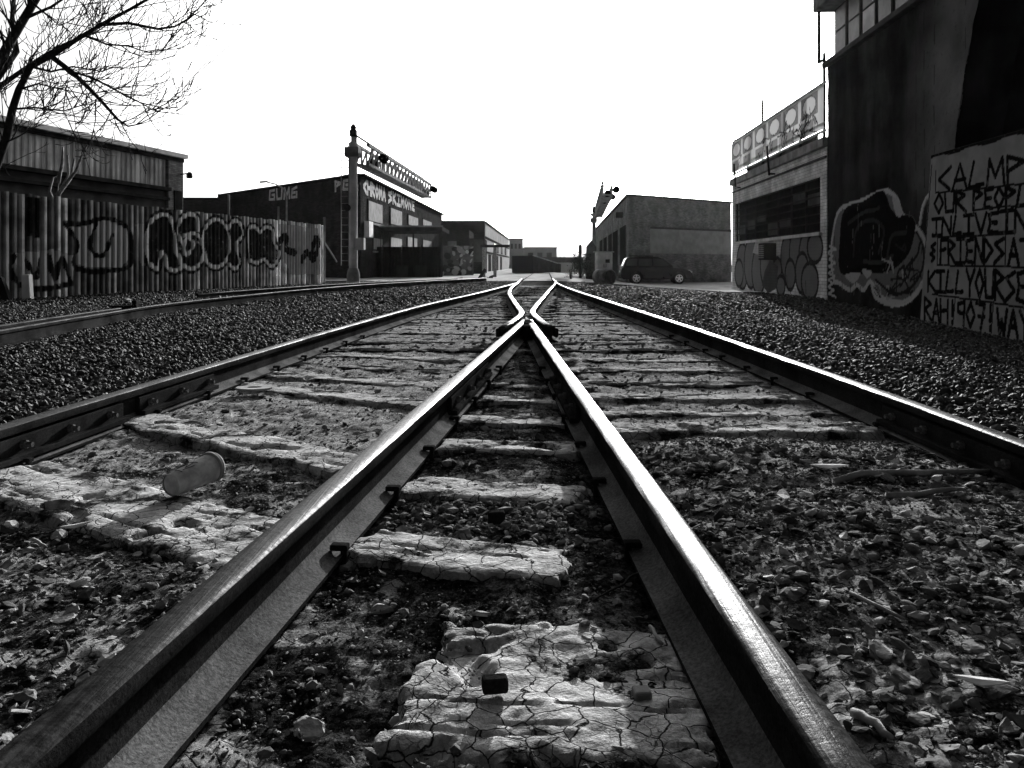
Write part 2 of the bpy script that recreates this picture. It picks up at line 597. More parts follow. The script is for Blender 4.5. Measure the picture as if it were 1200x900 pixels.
def rail(label, pts, head, z0=0.0, name='rail', group=None, step=.12, zfun=None, foot='foot', hs=1.0):
    path = smooth_path(pts, step)
    d = np.gradient(path, axis=0); d /= np.linalg.norm(d, axis=1)[:, None]
    nrm = np.stack([d[:, 1], -d[:, 0]], 1)
    prof = np.array(PROFILE) / 1000.0
    n = len(prof); m = len(path)
    zz = np.full(m, z0) if zfun is None else zfun(path[:, 0], path[:, 1])
    V = np.zeros((m, n, 3))
    wear = 1 + .0
    lat = prof[:, 0][None, :] + .0012 * (vn(path[:, 1][:, None] * 9, np.arange(n)[None, :] * 3.1, 33) - .5)
    V[:, :, 0] = path[:, 0][:, None] + nrm[:, 0][:, None] * lat
    V[:, :, 1] = path[:, 1][:, None] + nrm[:, 1][:, None] * lat
    V[:, :, 2] = zz[:, None] + prof[:, 1][None, :] * hs + .0012 * (vn(path[:, 1][:, None] * 7, np.arange(n)[None, :] * 2.3, 35) - .5)
    i = (np.arange(m - 1)[:, None] * n + np.arange(n)[None, :]).ravel()
    j = (np.arange(m - 1)[:, None] * n + (np.arange(n)[None, :] + 1) % n).ravel()
    F = np.stack([i, j, j + n, i + n], 1)
    mi = np.tile(np.array(PMAT), m - 1)
    base = path[0]
    rt = thing(name, label, 'rail', (base[0], base[1], zz[0]), 0, group)
    V = V.reshape(-1, 3) - np.array([base[0], base[1], zz[0]])
    o = npobj('rail_bar', V, F, [M['rust'], M[head], M[foot]], rt, mi=mi, smooth=False)
    # end caps
    e = MB(); e.add([V[k] for k in range(n)], [tuple(range(n))]); e.add([V[(m - 1) * n + k] for k in range(n)], [tuple(range(n))[::-1]])
    bm = bmesh.new(); bm.from_mesh(o.data); bm.verts.ensure_lookup_table()
    for st in (0, (m - 1) * n):
        try:
            bm.faces.new([bm.verts[st + k] for k in range(n)])
        except ValueError:
            pass
    bmesh.ops.recalc_face_normals(bm, faces=bm.faces)
    bm.to_mesh(o.data); bm.free()
    o.data.polygons.foreach_set('use_smooth', [True] * len(o.data.polygons))
    o.data.set_sharp_from_angle(angle=R(40))
    rt['_'] = 0; del rt['_']
    return rt, path, np.array([base[0], base[1], zz[0]])


def path_at(path, y):
    k = int(np.argmin(np.abs(path[:, 1] - y))); k = min(max(k, 1), len(path) - 2)
    d = path[k + 1] - path[k - 1]; d = d / np.linalg.norm(d)
    x = np.interp(y, path[:, 1], path[:, 0])
    return Vector((x, y, 0)), Vector((d[0], d[1], 0)), Vector((d[1], -d[0], 0))


def spikes(rt, path, base, ys_, sides=(-1, 1)):
    for y in ys_:
        for s in sides:
            p, d, nn = path_at(path, y + random.uniform(-.04, .04))
            b = MB(); c = p + nn * s * (.073 + random.uniform(-.004, .004)) - Vector(base)
            b.obox(c + Vector((0, 0, .0)), d * .009, nn * .009, Vector((0, 0, .028)))
            b.obox(c - nn * s * .012 + Vector((0, 0, .026 + random.uniform(0, .008))), d * .016, nn * .024, Vector((0, 0, .008)))
            b.build('rail_spike', M['rust'], rt, bevel=.004)


def joint_bar(rt, path, base, y0, y1, side, nb=4, mat='rust'):
    p, d, nn = path_at(path, (y0 + y1) / 2)
    c = p - Vector(base)
    L = (y1 - y0) / 2
    b = MB()
    b.obox(c + nn * side * .022 + Vector((0, 0, .08)), d * L, nn * .011, Vector((0, 0, .037)))
    b.obox(c + nn * side * .036 + Vector((0, 0, .038)), d * L, nn * .026, Vector((0, 0, .012)))
    jb = b.build('joint_bar', M[mat], rt, bevel=.004)
    for k in range(nb):
        q = c + d * (L * (-.78 + 1.56 * k / (nb - 1))) + nn * side * .033 + Vector((0, 0, .082))
        t = MB(); t.lathe([(.019, 0), (.019, .018), (.012, .02), (.011, .042)], q, nn * side, 6)
        t.build('track_bolt', M['foot' if mat == 'rust' else mat], jb)


def vL(y):
    return -.73 + .0955 * y


def vR(y):
    return .447 - .0275 * y


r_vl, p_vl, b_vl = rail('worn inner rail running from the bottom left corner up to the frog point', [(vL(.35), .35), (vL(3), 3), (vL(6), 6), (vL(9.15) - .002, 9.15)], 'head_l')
spikes(r_vl, p_vl, b_vl, [2.2, 2.8, 3.42, 4.05, 4.65, 5.3, 6.0], (1,))
spikes(r_vl, p_vl, b_vl, [2.7, 3.6, 4.2, 4.8], (-1,))
joint_bar(r_vl, p_vl, b_vl, 4.1, 5.6, 1, 4)
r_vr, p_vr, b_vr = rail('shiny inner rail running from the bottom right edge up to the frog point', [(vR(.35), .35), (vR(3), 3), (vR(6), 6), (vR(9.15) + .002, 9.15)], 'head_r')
spikes(r_vr, p_vr, b_vr, [2.25, 2.85, 3.45, 4.07, 4.7, 5.3, 6.0], (-1,))
joint_bar(r_vr, p_vr, b_vr, 3.9, 5.2, -1, 4)

r_lo, p_lo, b_lo = rail('long outer rail along the left gravel, bolted with joint bars near the camera',
                        [(-2.08, .3), (-1.97, 3.0), (-1.85, 5.3), (-1.70, 8.0), (-1.36, 12.6), (-.86, 17), (-.25, 23.2), (.16, 28), (.27, 31), (.42, 36)], 'head_d')
for y0, y1 in ((2.75, 3.95), (4.1, 5.0)):
    joint_bar(r_lo, p_lo, b_lo, y0, y1, 1, 3 if y1 > 4.5 else 4)
spikes(r_lo, p_lo, b_lo, [3.2, 4.2, 4.8, 5.4, 6, 6.7, 7.3, 8, 8.7], (1,))
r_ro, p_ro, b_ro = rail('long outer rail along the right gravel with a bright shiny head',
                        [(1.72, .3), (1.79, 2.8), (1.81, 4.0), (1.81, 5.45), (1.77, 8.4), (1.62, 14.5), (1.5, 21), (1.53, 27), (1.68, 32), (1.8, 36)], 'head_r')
joint_bar(r_ro, p_ro, b_ro, 2.75, 3.9, -1, 4)
spikes(r_ro, p_ro, b_ro, [2.9, 3.9, 4.75, 5.4, 6, 6.7, 7.3, 8, 8.7], (-1,))
# wing rails with flared ends and their throats
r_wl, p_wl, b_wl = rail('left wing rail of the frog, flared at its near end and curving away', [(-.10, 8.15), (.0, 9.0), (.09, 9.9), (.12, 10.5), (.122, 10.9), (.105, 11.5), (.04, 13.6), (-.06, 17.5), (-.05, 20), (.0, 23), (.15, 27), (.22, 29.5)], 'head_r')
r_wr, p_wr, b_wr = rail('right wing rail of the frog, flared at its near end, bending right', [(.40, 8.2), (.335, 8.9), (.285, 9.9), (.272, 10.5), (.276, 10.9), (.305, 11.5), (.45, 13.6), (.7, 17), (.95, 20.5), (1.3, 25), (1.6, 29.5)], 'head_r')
fz = MB()
fz.obox((.165, 8.7, .085), (0, .42, 0), (.05, 0, 0), (0, 0, .075))
fz.prism([(.12, 8.62), (.245, 8.62), (.165, 9.6), (.16, 9.6)], lambda a, b, t: (a, b, t), .1, .171)
ft = thing('rail_frog', 'solid steel frog point where the two inner rails meet', 'rail frog', (.16, 8.9, 0))
for i, v_ in enumerate(fz.v):
    fz.v[i] = (v_[0] - .16, v_[1] - 8.9, v_[2])
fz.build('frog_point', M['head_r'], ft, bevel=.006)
for sgn, pts in ((-1, [(-.075, 8.3), (.045, 9.6)]), (1, [(.385, 8.3), (.305, 9.6)])):
    a, b = pts
    mb = MB(); mb.beam((a[0] - .16 + sgn * .07, a[1] - 8.9, .09), (b[0] - .16 + sgn * .05, b[1] - 8.9, .06), .045, .09)
    mb.build('wing_block', M['rust'], ft, bevel=.012)
# rails beyond the switch
zf = lambda x, y: gz(x, y) + .10 * sstep(42, 36, y) - .118
rail('far left rail of the single track crossing the street', [(.42, 36.1), (.8, 46), (1.6, 65), (3.0, 100), (4.2, 130)], 'rust', zfun=zf, step=1.0)
rail('far right rail of the single track crossing the street', [(1.8, 36.1), (2.25, 46), (3.05, 65), (4.5, 100), (5.7, 130)], 'rust', zfun=zf, step=1.0)
# second track on the left
sp = [(-4.0, 3.5), (-4.75, 7), (-5.25, 10.5), (-5.5, 13), (-5.45, 16), (-5.15, 21), (-4.4, 26), (-3.2, 31), (-2.2, 34.5), (-1.2, 38)]
r_s, p_s, b_s = rail('nearer rail of the curving side track on the left gravel', sp, 'head_d', z0=.0, foot='rust')
r_s2, p_s2, b_s2 = rail('short guard rail lying beside the nearer side track rail at far left', [(-4.35, 3.5), (-5.05, 7), (-5.5, 10.2), (-5.62, 11.6)], 'head_d', z0=.0, foot='rust')
rail('farther rail of the curving side track, half sunk before the dark sheds', [(-7.0, 18), (-6.75, 21), (-6.0, 26.5), (-4.7, 32), (-3.6, 35.5), (-2.6, 38.5)], 'head_d', z0=-.03, foot='rust')
mb = MB(); mb.box(-.2, .16, -.1, .1, 0, .16); mb.box(.1, .16, -.13, .1, .16, .24)
t = thing('switch_block', 'dark steel block bolted at the joint of the side track rails', 'rail block', (-5.75, 12.1, .02), .2)
mb.build('block_body', M['rust'], t, bevel=.01)

# ------------------------------------------------------------------ timber ties


def tie(label, cx, cy, L, W, slope, ztop=.0, mat='tie', seed=0, group=None, res=None, name='timber_tie', rough=.007, dep=.14, wobk=1.0):
    res = res or max(.0075, .0042 * cy)
    ang = math.atan(slope)
    nx = int((L + .04) / res) + 1; ny = int((W + .04) / res) + 1
    a = np.linspace(-L / 2 - .02, L / 2 + .02, nx); b = np.linspace(-W / 2 - .02, W / 2 + .02, ny)
    A, B = np.meshgrid(a, b)
    wob = .03 * fbm(A * 3 + seed * 7, B * 0 + np.sign(B) * 5, 3, seed + 40) + .018 * fbm(A * 14, B * 14 + seed, 2, seed + 41)
    wob = wob * wobk
    wobe = .07 * wobk * fbm(B * 9 + seed, np.sign(A) * 4 + B * 0, 3, seed + 44)
    ed = np.minimum(W / 2 + wob - np.abs(B), (L / 2 + wobe - np.abs(A)))
    z = ztop + rough * 2 * fbm(A * 5 + seed, B * 9, 4, seed + 42) + .008 * fbm(A * 34, B * 34 + seed, 3, seed + 43)
    # splits along the grain and broken-out pits
    g = np.abs(fbm(A * 1.3 + seed, B * 22, 2, seed + 46)); z = z - .007 * sstep(.022, .0, g)
    pit = sstep(.17, .26, fbm(A * 6, B * 8 + seed, 3, seed + 47)); z = z - .022 * pit
    z = z - .007 * sstep(.03, 0, ed) - dep * sstep(.006, -.008, ed)
    c, s_ = math.cos(ang), math.sin(ang)
    V = np.stack([(A * c - B * s_).ravel(), (A * s_ + B * c).ravel(), z.ravel()], 1)
    o = npobj(name, V, gridfaces(*A.shape), M[mat], smooth=True)
    o.data.set_sharp_from_angle(angle=R(38))
    o.location = (cx, cy, 0)
    return tag(o, label, 'tie' if name == 'timber_tie' else 'mud slab', group)


tie('left tie in the near bottom left corner, half buried in rubble', -1.42, 1.62, 1.2, .2, -.6, -.012, 'tie_dark', 1)
tie('pale cracked left tie with the paper cup lying on its far end', -1.27, 2.62, 1.6, .38, -.66, .02, 'tie', 2)
tie('long pale slanting left tie just beyond the paper cup', -1.27, 3.62, 1.75, .28, -.74, .022, 'tie', 3)
tie('left tie between the bolted joint bars and the middle of the worn inner rail', -1.2, 4.3, 1.65, .2, -.62, -.012, 'tie_dark', 4)
tie('left tie carrying a pale round washer plate', -1.18, 4.95, 1.6, .25, -.55, .01, 'tie', 5)
tie('mud covered left tie next beyond the washer plate', -1.15, 5.6, 1.55, .24, -.45, .006, 'tie', 6)
tie('left tie two beyond the washer plate', -1.1, 6.25, 1.5, .23, -.38, .0, 'tie_dark', 7)
tie('left tie three beyond the washer plate, ragged at the rail', -1.02, 6.9, 1.45, .23, -.3, .006, 'tie', 8)
tie('cracked mud slab at the bottom between the two inner rails', .075, 1.56, .56, .52, -.08, -.006, 'slab', 9, name='mud_slab', dep=.03, wobk=2.6, rough=.011)
tie('thick cracked tie next beyond the bottom mud slab between the inner rails', -.15, 2.2, .66, .25, -.3, .012, 'slab', 10, rough=.006, wobk=1.5)
tie('broken tie with a dark steel block on it between the inner rails', -.06, 2.86, .66, .24, -.2, .0, 'slab', 11, wobk=1.6)
tie('centre tie one beyond the broken tie between the inner rails', -.02, 3.5, .62, .22, -.12, .012, 'tie', 12)
tie('centre tie two beyond the broken tie between the inner rails', .0, 4.1, .56, .22, -.08, .006, 'tie', 13)
tie('centre tie three beyond the broken tie, narrow between converging rails', .03, 4.72, .48, .22, -.05, .01, 'tie', 14)
tie('smallest centre tie deep in the narrowing vee of inner rails', .06, 5.35, .4, .22, 0, .0, 'tie_dark', 15)
tie('nearest clear right tie, bleached, with dark gap on its near side', 1.03, 3.86, 1.4, .25, .02, .018, 'tie', 16)
tie('narrow right tie squeezed behind the nearest clear right tie', 1.03, 4.3, 1.4, .16, .0, .006, 'tie', 17)
tie('bleached right tie second from the dark gap', 1.02, 4.78, 1.4, .24, -.01, .016, 'tie', 18)
tie('right tie with stone chips lying along its near edge', 1.02, 5.42, 1.4, .24, -.03, .0, 'tie_dark', 19)
tie('right tie three beyond the bleached nearest one', 1.0, 6.05, 1.45, .24, -.02, .01, 'tie', 20)
tie('right tie four beyond the bleached nearest one', 1.0, 6.7, 1.45, .24, .0, .008, 'tie', 21)
tie('right tie buried in rubble beside the shiny inner rail', .98, 3.2, 1.2, .2, .04, -.03, 'tie_dark', 22)
k = 0
for y in np.arange(7.5, 29, .62):
    xl_ = np.interp(y, p_lo[:, 1], p_lo[:, 0]); xr_ = np.interp(y, p_ro[:, 1], p_ro[:, 0])
    tie('mud covered timber tie spanning both outer rails beyond the near ties', (xl_ + xr_) / 2, y + random.uniform(-.06, .06), xr_ - xl_ + .05, .24 + random.uniform(-.03, .03),
        -.04 + random.uniform(-.03, .03), .004 + random.uniform(-.014, .014), random.choice(['tie', 'tie', 'tie_dark']), 30 + k, 'far timber ties under the frog and switch', rough=.012)
    k += 1

# ------------------------------------------------------------------ gravel and rubble


def scatter(n, x0, x1, y0, y1, seed, ypow=1.0):
    g = np.random.default_rng(seed)
    return g.uniform(x0, x1, n), y0 + (y1 - y0) * g.uniform(0, 1, n) ** ypow


def rail_clear(x, y):
    ok = np.ones(len(x), bool)
    for p in (p_vl, p_vr, p_lo, p_ro, p_wl, p_wr):
        xx = np.interp(y, p[:, 1], p[:, 0], left=99, right=99)
        ok &= np.abs(x - xx) > .085
    return ok


def gravel(name, regions, mat, clear=None):
    Vs, Fs, Sh = [], [], []; off = 0
    for (n, x0, x1, y0, y1, r0, r1, seed, yp) in regions:
        x, y = scatter(n, x0, x1, y0, y1, seed, yp)
        g = np.random.default_rng(seed + 99)
        r = g.uniform(r0, r1, n) * np.exp(g.normal(0, .2, n))
        if clear is not None:
            k = clear(x, y); x, y, r = x[k], y[k], r[k]
        z = gz(x, y) + .05 * fbm(x * .9, y * .9, 3, 3) + g.uniform(-.01, .03, len(x))
        V, F, s = stones(np.stack([x, y, z], 1), r, seed)
        Vs.append(V); Fs.append(F + off); Sh.append(s); off += len(V)
    o = npobj(name, np.vstack(Vs), np.vstack(Fs), mat, attrs={'sh': np.concatenate(Sh)})
    return tag(o, None, None, kind='stuff')


def clear_left(x, y):
    xo = np.interp(y, p_lo[:, 1], p_lo[:, 0]); xs_ = np.interp(y, p_s[:, 1], p_s[:, 0])
    fence = -11.3 + .236 * (y - 18.5)
    return (x < xo - .09) & (np.abs(x - xs_) > .09) & (x > fence - .2) & (x > -1.1 * y - 2) & (y < 38)


def clear_right(x, y):
    xo = np.interp(y, p_ro[:, 1], p_ro[:, 0])
    return (x > xo + .09) & (x < 8.1 + .0421 * y + .3) & (x < 1.05 * y + 2) & (y < 37 - 7.0 * sstep(2, 9, x))


gravel('left_ballast', [(9000, -4.6, -1.9, .5, 2.4, .014, .028, 51, 1), (24000, -7.6, -1.5, 2.4, 7, .013, .028, 1, 1), (50000, -11.5, -.6, 7, 15, .018, .032, 2, 1), (30000, -12.5, .3, 15, 38, .028, .05, 3, 1)], M['ballast'], clear_left)
gravel('right_ballast', [(9000, 1.7, 4.6, .5, 2.4, .014, .028, 54, 1), (24000, 1.5, 7.6, 2.4, 7, .013, .028, 4, 1), (42000, 1.5, 9.2, 7, 15, .018, .032, 5, 1), (26000, 1.4, 10, 15, 37, .028, .05, 6, 1)], M['ballast'], clear_right)


def rubble(name, spec, mat, sub=1):
    Vs, Fs, Sh = [], [], []; off = 0
    for (n, x0, x1, y0, y1, r, seed, flat, dens) in spec:
        x, y = scatter(n, x0, x1, y0, y1, seed)
        g = np.random.default_rng(seed + 5)
        rr = r * np.exp(g.normal(0, .55, n)); rr = np.clip(rr, .002, .032)
        k = rail_clear(x, y) & (vn(x * 4, y * 4, seed) > g.uniform(0, 1, n) * dens)
        x, y, rr = x[k], y[k], rr[k]
        z = np.maximum(soil_h(x, y), -.02) + rr * .2
        V, F, s = stones(np.stack([x, y, z], 1), rr, seed, sub, flat)
        Vs.append(V); Fs.append(F + off); Sh.append(s); off += len(V)
    o = npobj(name, np.vstack(Vs), np.vstack(Fs), mat, attrs={'sh': np.concatenate(Sh)})
    return tag(o, None, None, kind='stuff')


rubble('near_rubble', [
    (8000, .45, 1.75, .9, 3.6, .0085, 21, (.2, .45), .9),
    (500, .5, 1.7, .9, 3.4, .02, 41, (.25, .5), .8),
    (260, -1.9, -.55, 1.0, 2.6, .016, 42, (.25, .5), .8)], M['rubble'], 2)
rubble('track_rubble', [
    (16000, .45, 1.75, .9, 3.7, .005, 31, (.2, .6), .8),
    (5200, -2.0, -.5, .9, 2.6, .008, 22, (.2, .45), 1.0),
    (14000, -2.0, -.4, .9, 3.4, .004, 32, (.3, .7), 1.0),
    (1800, -1.9, -.3, 2.4, 7.5, .009, 23, (.25, .5), 1.2),
    (5000, -1.9, -.2, 3.2, 8, .006, 33, (.25, .6), 1.2),
    (1800, .3, 1.7, 3.6, 9, .009, 24, (.2, .5), 1.2),
    (5000, .3, 1.7, 3.4, 8, .006, 34, (.25, .6), 1.2),
    (1300, -.45, .38, 1.1, 3.2, .0075, 25, (.3, .6), 1.3),
    (9000, -.6, .4, 1.0, 3.4, .0035, 35, (.3, .7), 1.0),
    (1400, -.42, .3, 2.3, 2.75, .010, 36, (.3, .6), .6),
    (900, -.3, .3, 3.2, 8, .010, 26, (.4, .8), 1.1),
    (5000, -1.5, 1.6, 7.5, 28, .02, 27, (.3, .6), 1.2)], M['rubble'])

# ------------------------------------------------------------------ painted walls
class Wall:
    """vertical wall sheet from P to Q (left to right as seen from outside), local x along it, -y outwards, z up"""
    def __init__(s, P, Q):
        s.P = Vector((P[0], P[1], 0)); s.Q = Vector((Q[0], Q[1], 0))
        s.d = (s.Q - s.P); s.L = s.d.length; s.d.normalize()
        s.rz = math.atan2(s.d.y, s.d.x)

    def loc(s, u, v):
        """photo pixel -> (along, height) on this wall"""
        k = (u - U0) / FPX
        # x = k*y on the ray; cross(d, p-P) = 0
        y = (s.P.x * s.d.y - s.P.y * s.d.x) / (k * s.d.y - s.d.x)
        x = k * y
        return ((x - s.P.x) * s.d.x + (y - s.P.y) * s.d.y, CAMZ - (v - V0) / FPX * y)

    def pts(s, px):
        return [s.loc(*p) for p in px]


class Canvas:
    def __init__(s, A, Z):
        s.A = A; s.Z = Z
        s.v = np.zeros_like(A); s.m = np.zeros_like(A)

    def put(s, k, val, m=1.0):
        s.v[k] = val; s.m[k] = m

    def stroke(s, pts, wd, val, m=1.0, closed=False):
        pts = np.array(pts, float)
        if closed:
            pts = np.vstack([pts, pts[:1]])
        D = np.full(s.A.shape, 1e9)
        for p, q in zip(pts[:-1], pts[1:]):
            d = q - p; L2 = max(d @ d, 1e-9)
            t = np.clip(((s.A - p[0]) * d[0] + (s.Z - p[1]) * d[1]) / L2, 0, 1)
            D = np.minimum(D, np.hypot(s.A - p[0] - t * d[0], s.Z - p[1] - t * d[1]))
        s.put(D < wd / 2, val, m)

    def fill(s, pts, val, m=1.0):
        pts = np.array(pts, float); ins = np.zeros(s.A.shape, bool)
        x0, y0 = pts[-1]
        for x1, y1 in pts:
            c = ((y0 > s.Z) != (y1 > s.Z)) & (s.A < (x1 - x0) * (s.Z - y0) / (y1 - y0 + 1e-12) + x0)
            ins ^= c; x0, y0 = x1, y1
        s.put(ins, val, m)

    def ell(s, c, rx, rz, val, m=1.0, rot=0):
        a = s.A - c[0]; z = s.Z - c[1]
        ca, sa = math.cos(rot), math.sin(rot)
        s.put(((a * ca + z * sa) / rx) ** 2 + ((-a * sa + z * ca) / rz) ** 2 < 1, val, m)


def curve(pts, n=8, closed=False):
    pts = [Vector((p[0], p[1], 0)) for p in pts]
    if closed:
        e = [pts[-1]] + pts + [pts[0], pts[1]]
    else:
        e = [pts[0] * 2 - pts[1]] + pts + [pts[-1] * 2 - pts[-2]]
    out = []
    for i in range(1, len(e) - 2):
        p0, p1, p2, p3 = e[i - 1:i + 3]
        for k in range(n):
            t = k / n
            q = .5 * ((2 * p1) + (p2 - p0) * t + (2 * p0 - 5 * p1 + 4 * p2 - p3) * t * t + (3 * p1 - p0 - 3 * p2 + p3) * t ** 3)
            out.append((q.x, q.y))
    out.append((pts[0].x, pts[0].y) if closed else (pts[-1].x, pts[-1].y))
    return out


GLY = {
    'A': [[(0, 0), (.5, 1), (1, 0)], [(.15, .38), (.85, .38)]], 'B': [[(0, 0), (0, 1), (.8, .8), (.1, .52), (.9, .22), (0, 0)]],
    'C': [[(1, .95), (.1, .5), (.95, .05)]], 'D': [[(0, 0), (0, 1), (.95, .5), (0, 0)]], 'E': [[(1, .98), (.1, .9), (.25, .5), (.05, .1), (.95, .02)], [(.25, .5), (.8, .5)]],
    'F': [[(0, 0), (.1, 1), (.95, 1)], [(.05, .55), (.75, .6)]], 'G': [[(.95, .95), (.1, .9), (0, .1), (.95, .05), (.95, .5), (.5, .5)]],
    'H': [[(0, 0), (0, 1)], [(1, 0), (1, 1)], [(0, .5), (1, .55)]], 'I': [[(.5, 0), (.5, 1)], [(0, 0), (1, 0)], [(0, 1), (1, 1)]],
    'K': [[(0, 0), (.05, 1)], [(.9, 1), (.08, .5), (1, 0)]], 'L': [[(.3, 1), (0, .02), (.9, .08)]], 'M': [[(0, 0), (.1, 1), (.5, .3), (.9, 1), (1, 0)]],
    'N': [[(0, 0), (.05, 1), (.9, .05), (1, 1)]], 'O': [[(.5, 1), (0, .5), (.5, 0), (1, .5), (.5, 1)]], 'P': [[(.05, 0), (0, 1), (.95, .75), (.05, .45)]],
    'R': [[(0, 0), (0, 1), (.9, .75), (.05, .5), (1, 0)]], 'S': [[(1, .95), (.05, .75), (.95, .35), (0, 0)]], 'U': [[(0, 1), (.1, .05), (.9, .05), (1, 1)]],
    'V': [[(0, 1), (.5, 0), (1, 1)]], 'W': [[(0, 1), (.25, 0), (.5, .6), (.75, 0), (1, 1)]], 'Y': [[(0, 1), (.5, .5), (1, 1)], [(.5, .5), (.45, 0)]],
    '&': [[(.8, .95), (.2, .8), (.7, .55), (.1, .4), (.7, .2), (.3, 0)]], '1': [[(.5, 0), (.5, 1)]], '9': [[(.8, 0), (.9, 1), (.1, .9), (.1, .55), (.85, .5)]],
    '0': [[(.5, 1), (0, .5), (.5, 0), (1, .5), (.5, 1)]], '7': [[(0, 1), (1, 1), (.6, 0)], [(.3, .5), (1, .5)]], '!': [[(.5, .35), (.5, 1)], [(.5, 0), (.5, .12)]],
    '6': [[(.9, 1), (.1, .8), (0, .05), (.9, .05), (.9, .5), (.05, .5)]], 'T': [[(.5, 0), (.5, 1)], [(0, 1), (1, 1)]], 'J': [[(.9, 1), (.8, 0), (.1, .15)]],
}


def text(cv, s, x0, x1, zl0, zl1, zr0, zr1, wd, val, gap=.22, jit=.03):
    """letters between x0 and x1; z limits at the left and right ends"""
    n = len(s); cw = (x1 - x0) / n
    for i, ch in enumerate(s):
        if ch == ' ' or ch not in GLY:
            continue
        for st in GLY[ch]:
            pts = []
            for a, b in st:
                x = x0 + cw * (i + gap / 2 + a * (1 - gap)); t = (x - x0) / (x1 - x0)
                lo = zl0 + (zr0 - zl0) * t; hi = zl1 + (zr1 - zl1) * t
                pts.append((x + random.uniform(-jit, jit) * cw, lo + (hi - lo) * b))
            cv.stroke(pts, wd, val)


def sheet(A, Z, D, name, mats, parent, cv=None, extra=None, smooth=False):
    V = np.stack([A.ravel(), D.ravel(), Z.ravel()], 1)
    at_ = {}
    if cv is not None:
        at_ = {'pv': cv.v.ravel(), 'pm': cv.m.ravel()}
    if extra:
        at_.update(extra)
    return npobj(name, V, gridfaces(*A.shape), mats, parent, attrs=at_, smooth=smooth)


def flat_text(name, wall, s, px0, px1, py, wd, mat, parent, off=.012, slant=None):
    """stroke letters as thin raised ribbons on a plain wall (pixel box in the photo)"""
    b = MB()
    (ax, az) = wall.loc(px0, py[0]); (bx, bz) = wall.loc(px0, py[1]); (cx, cz) = wall.loc(px1, py[2]); (dx, dz) = wall.loc(px1, py[3])
    n = len(s); cw = (cx - ax) / n
    for i, ch in enumerate(s):
        for st in GLY.get(ch, []):
            q = []
            for a, c in st:
                x = ax + cw * (i + .12 + a * .72); t = (x - ax) / (cx - ax)
                lo = bz + (dz - bz) * t; hi = az + (cz - az) * t
                q.append(Vector((x, -off, lo + (hi - lo) * c)))
            for p0, p1 in zip(q[:-1], q[1:]):
                d = (p1 - p0); L = d.length
                if L < 1e-5:
                    continue
                d.normalize(); nrm = Vector((-d.z, 0, d.x)) * wd / 2; e = d * wd * .4
                b.obox((p0 + p1) / 2, d * (L / 2) + e, nrm, Vector((0, .004, 0)))
    return b.build(name, mat, parent)


# ------------------------------------------------------------------ corrugated fence on the left
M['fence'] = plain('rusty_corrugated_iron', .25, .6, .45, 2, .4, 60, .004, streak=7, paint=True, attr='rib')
fw = Wall((-11.3 - .236 * 4.6, 13.9), (-11.3 + .236 * 15, 33.5))
ft = thing('corrugated_fence', 'long corrugated iron fence covered in bubble letter graffiti left of the tracks', 'fence', (fw.P.x, fw.P.y, 0), fw.rz)
pitch = .215
prof = [0, .045, .095, .135, .185, .22]
cols = []; 
nper = int(fw.L / pitch)
for i in range(nper):
    for a in (0, .035, .07, .105, .14, .178):
        cols.append(i * pitch + a)
cols = np.array(cols)
cols = np.sort(np.concatenate([cols, cols + .017]))
zr = np.arange(-.25, 2.56, .035)
A, Z = np.meshgrid(cols, zr)
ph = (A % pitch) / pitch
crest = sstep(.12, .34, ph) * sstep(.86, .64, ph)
D = -.07 * crest + .03 * fbm(A * .4, Z * .4, 2, 60)
ribi = np.floor(A / pitch)
top = 2.42 + .05 * (_hash(ribi, ribi * 0, 3) - .5) + .0 * A
Zc = np.minimum(Z, top)
cv = Canvas(A, Z)
P_ = fw.pts
# pale panels behind the letters at the left
for poly, val in (([(12, 297), (60, 292), (85, 300), (82, 330), (48, 336), (22, 332)], .5), ([(74, 262), (120, 256), (146, 268), (150, 300), (142, 314), (100, 314), (88, 310), (86, 285)], .55),
                  ([(157, 262), (172, 262), (176, 310), (164, 312)], .5), ([(255, 275), (292, 270), (296, 300), (258, 302)], .22),
                  ([(325, 262), (372, 268), (374, 322), (340, 322), (328, 300)], .38)):
    cv.fill(P_(poly), val, .8)
for ln in ([(14, 300), (10, 315), (22, 334), (50, 338), (84, 332)], [(74, 262), (88, 285), (84, 310), (104, 318), (146, 314), (152, 298), (148, 268), (122, 256), (96, 262), (74, 262)],
           [(28, 305), (40, 325), (44, 305)], [(55, 300), (62, 328), (70, 302), (80, 330)], [(110, 262), (104, 290), (118, 300), (130, 275)]):
    cv.stroke(P_(curve(ln, 6)), .13, .015)
dk = [  # dark letter bodies
    [(173, 300), (172, 270), (182, 253), (195, 253), (202, 270), (206, 305), (208, 316), (196, 316), (188, 300), (182, 312)],
    [(208, 275), (212, 256), (226, 252), (232, 268), (222, 280), (236, 290), (232, 312), (214, 313), (210, 300), (220, 298)],
    [(238, 290), (240, 268), (250, 258), (262, 266), (266, 288), (262, 306), (250, 313), (240, 306)],
    [(266, 280), (268, 262), (278, 258), (283, 275), (276, 285), (280, 305), (274, 314), (266, 305)],
    [(290, 270), (298, 264), (308, 268), (318, 266), (324, 285), (326, 300), (316, 312), (304, 305), (292, 304)]]
for p in dk:
    cv.fill(P_(curve(p, 5, True)), .02, .95)
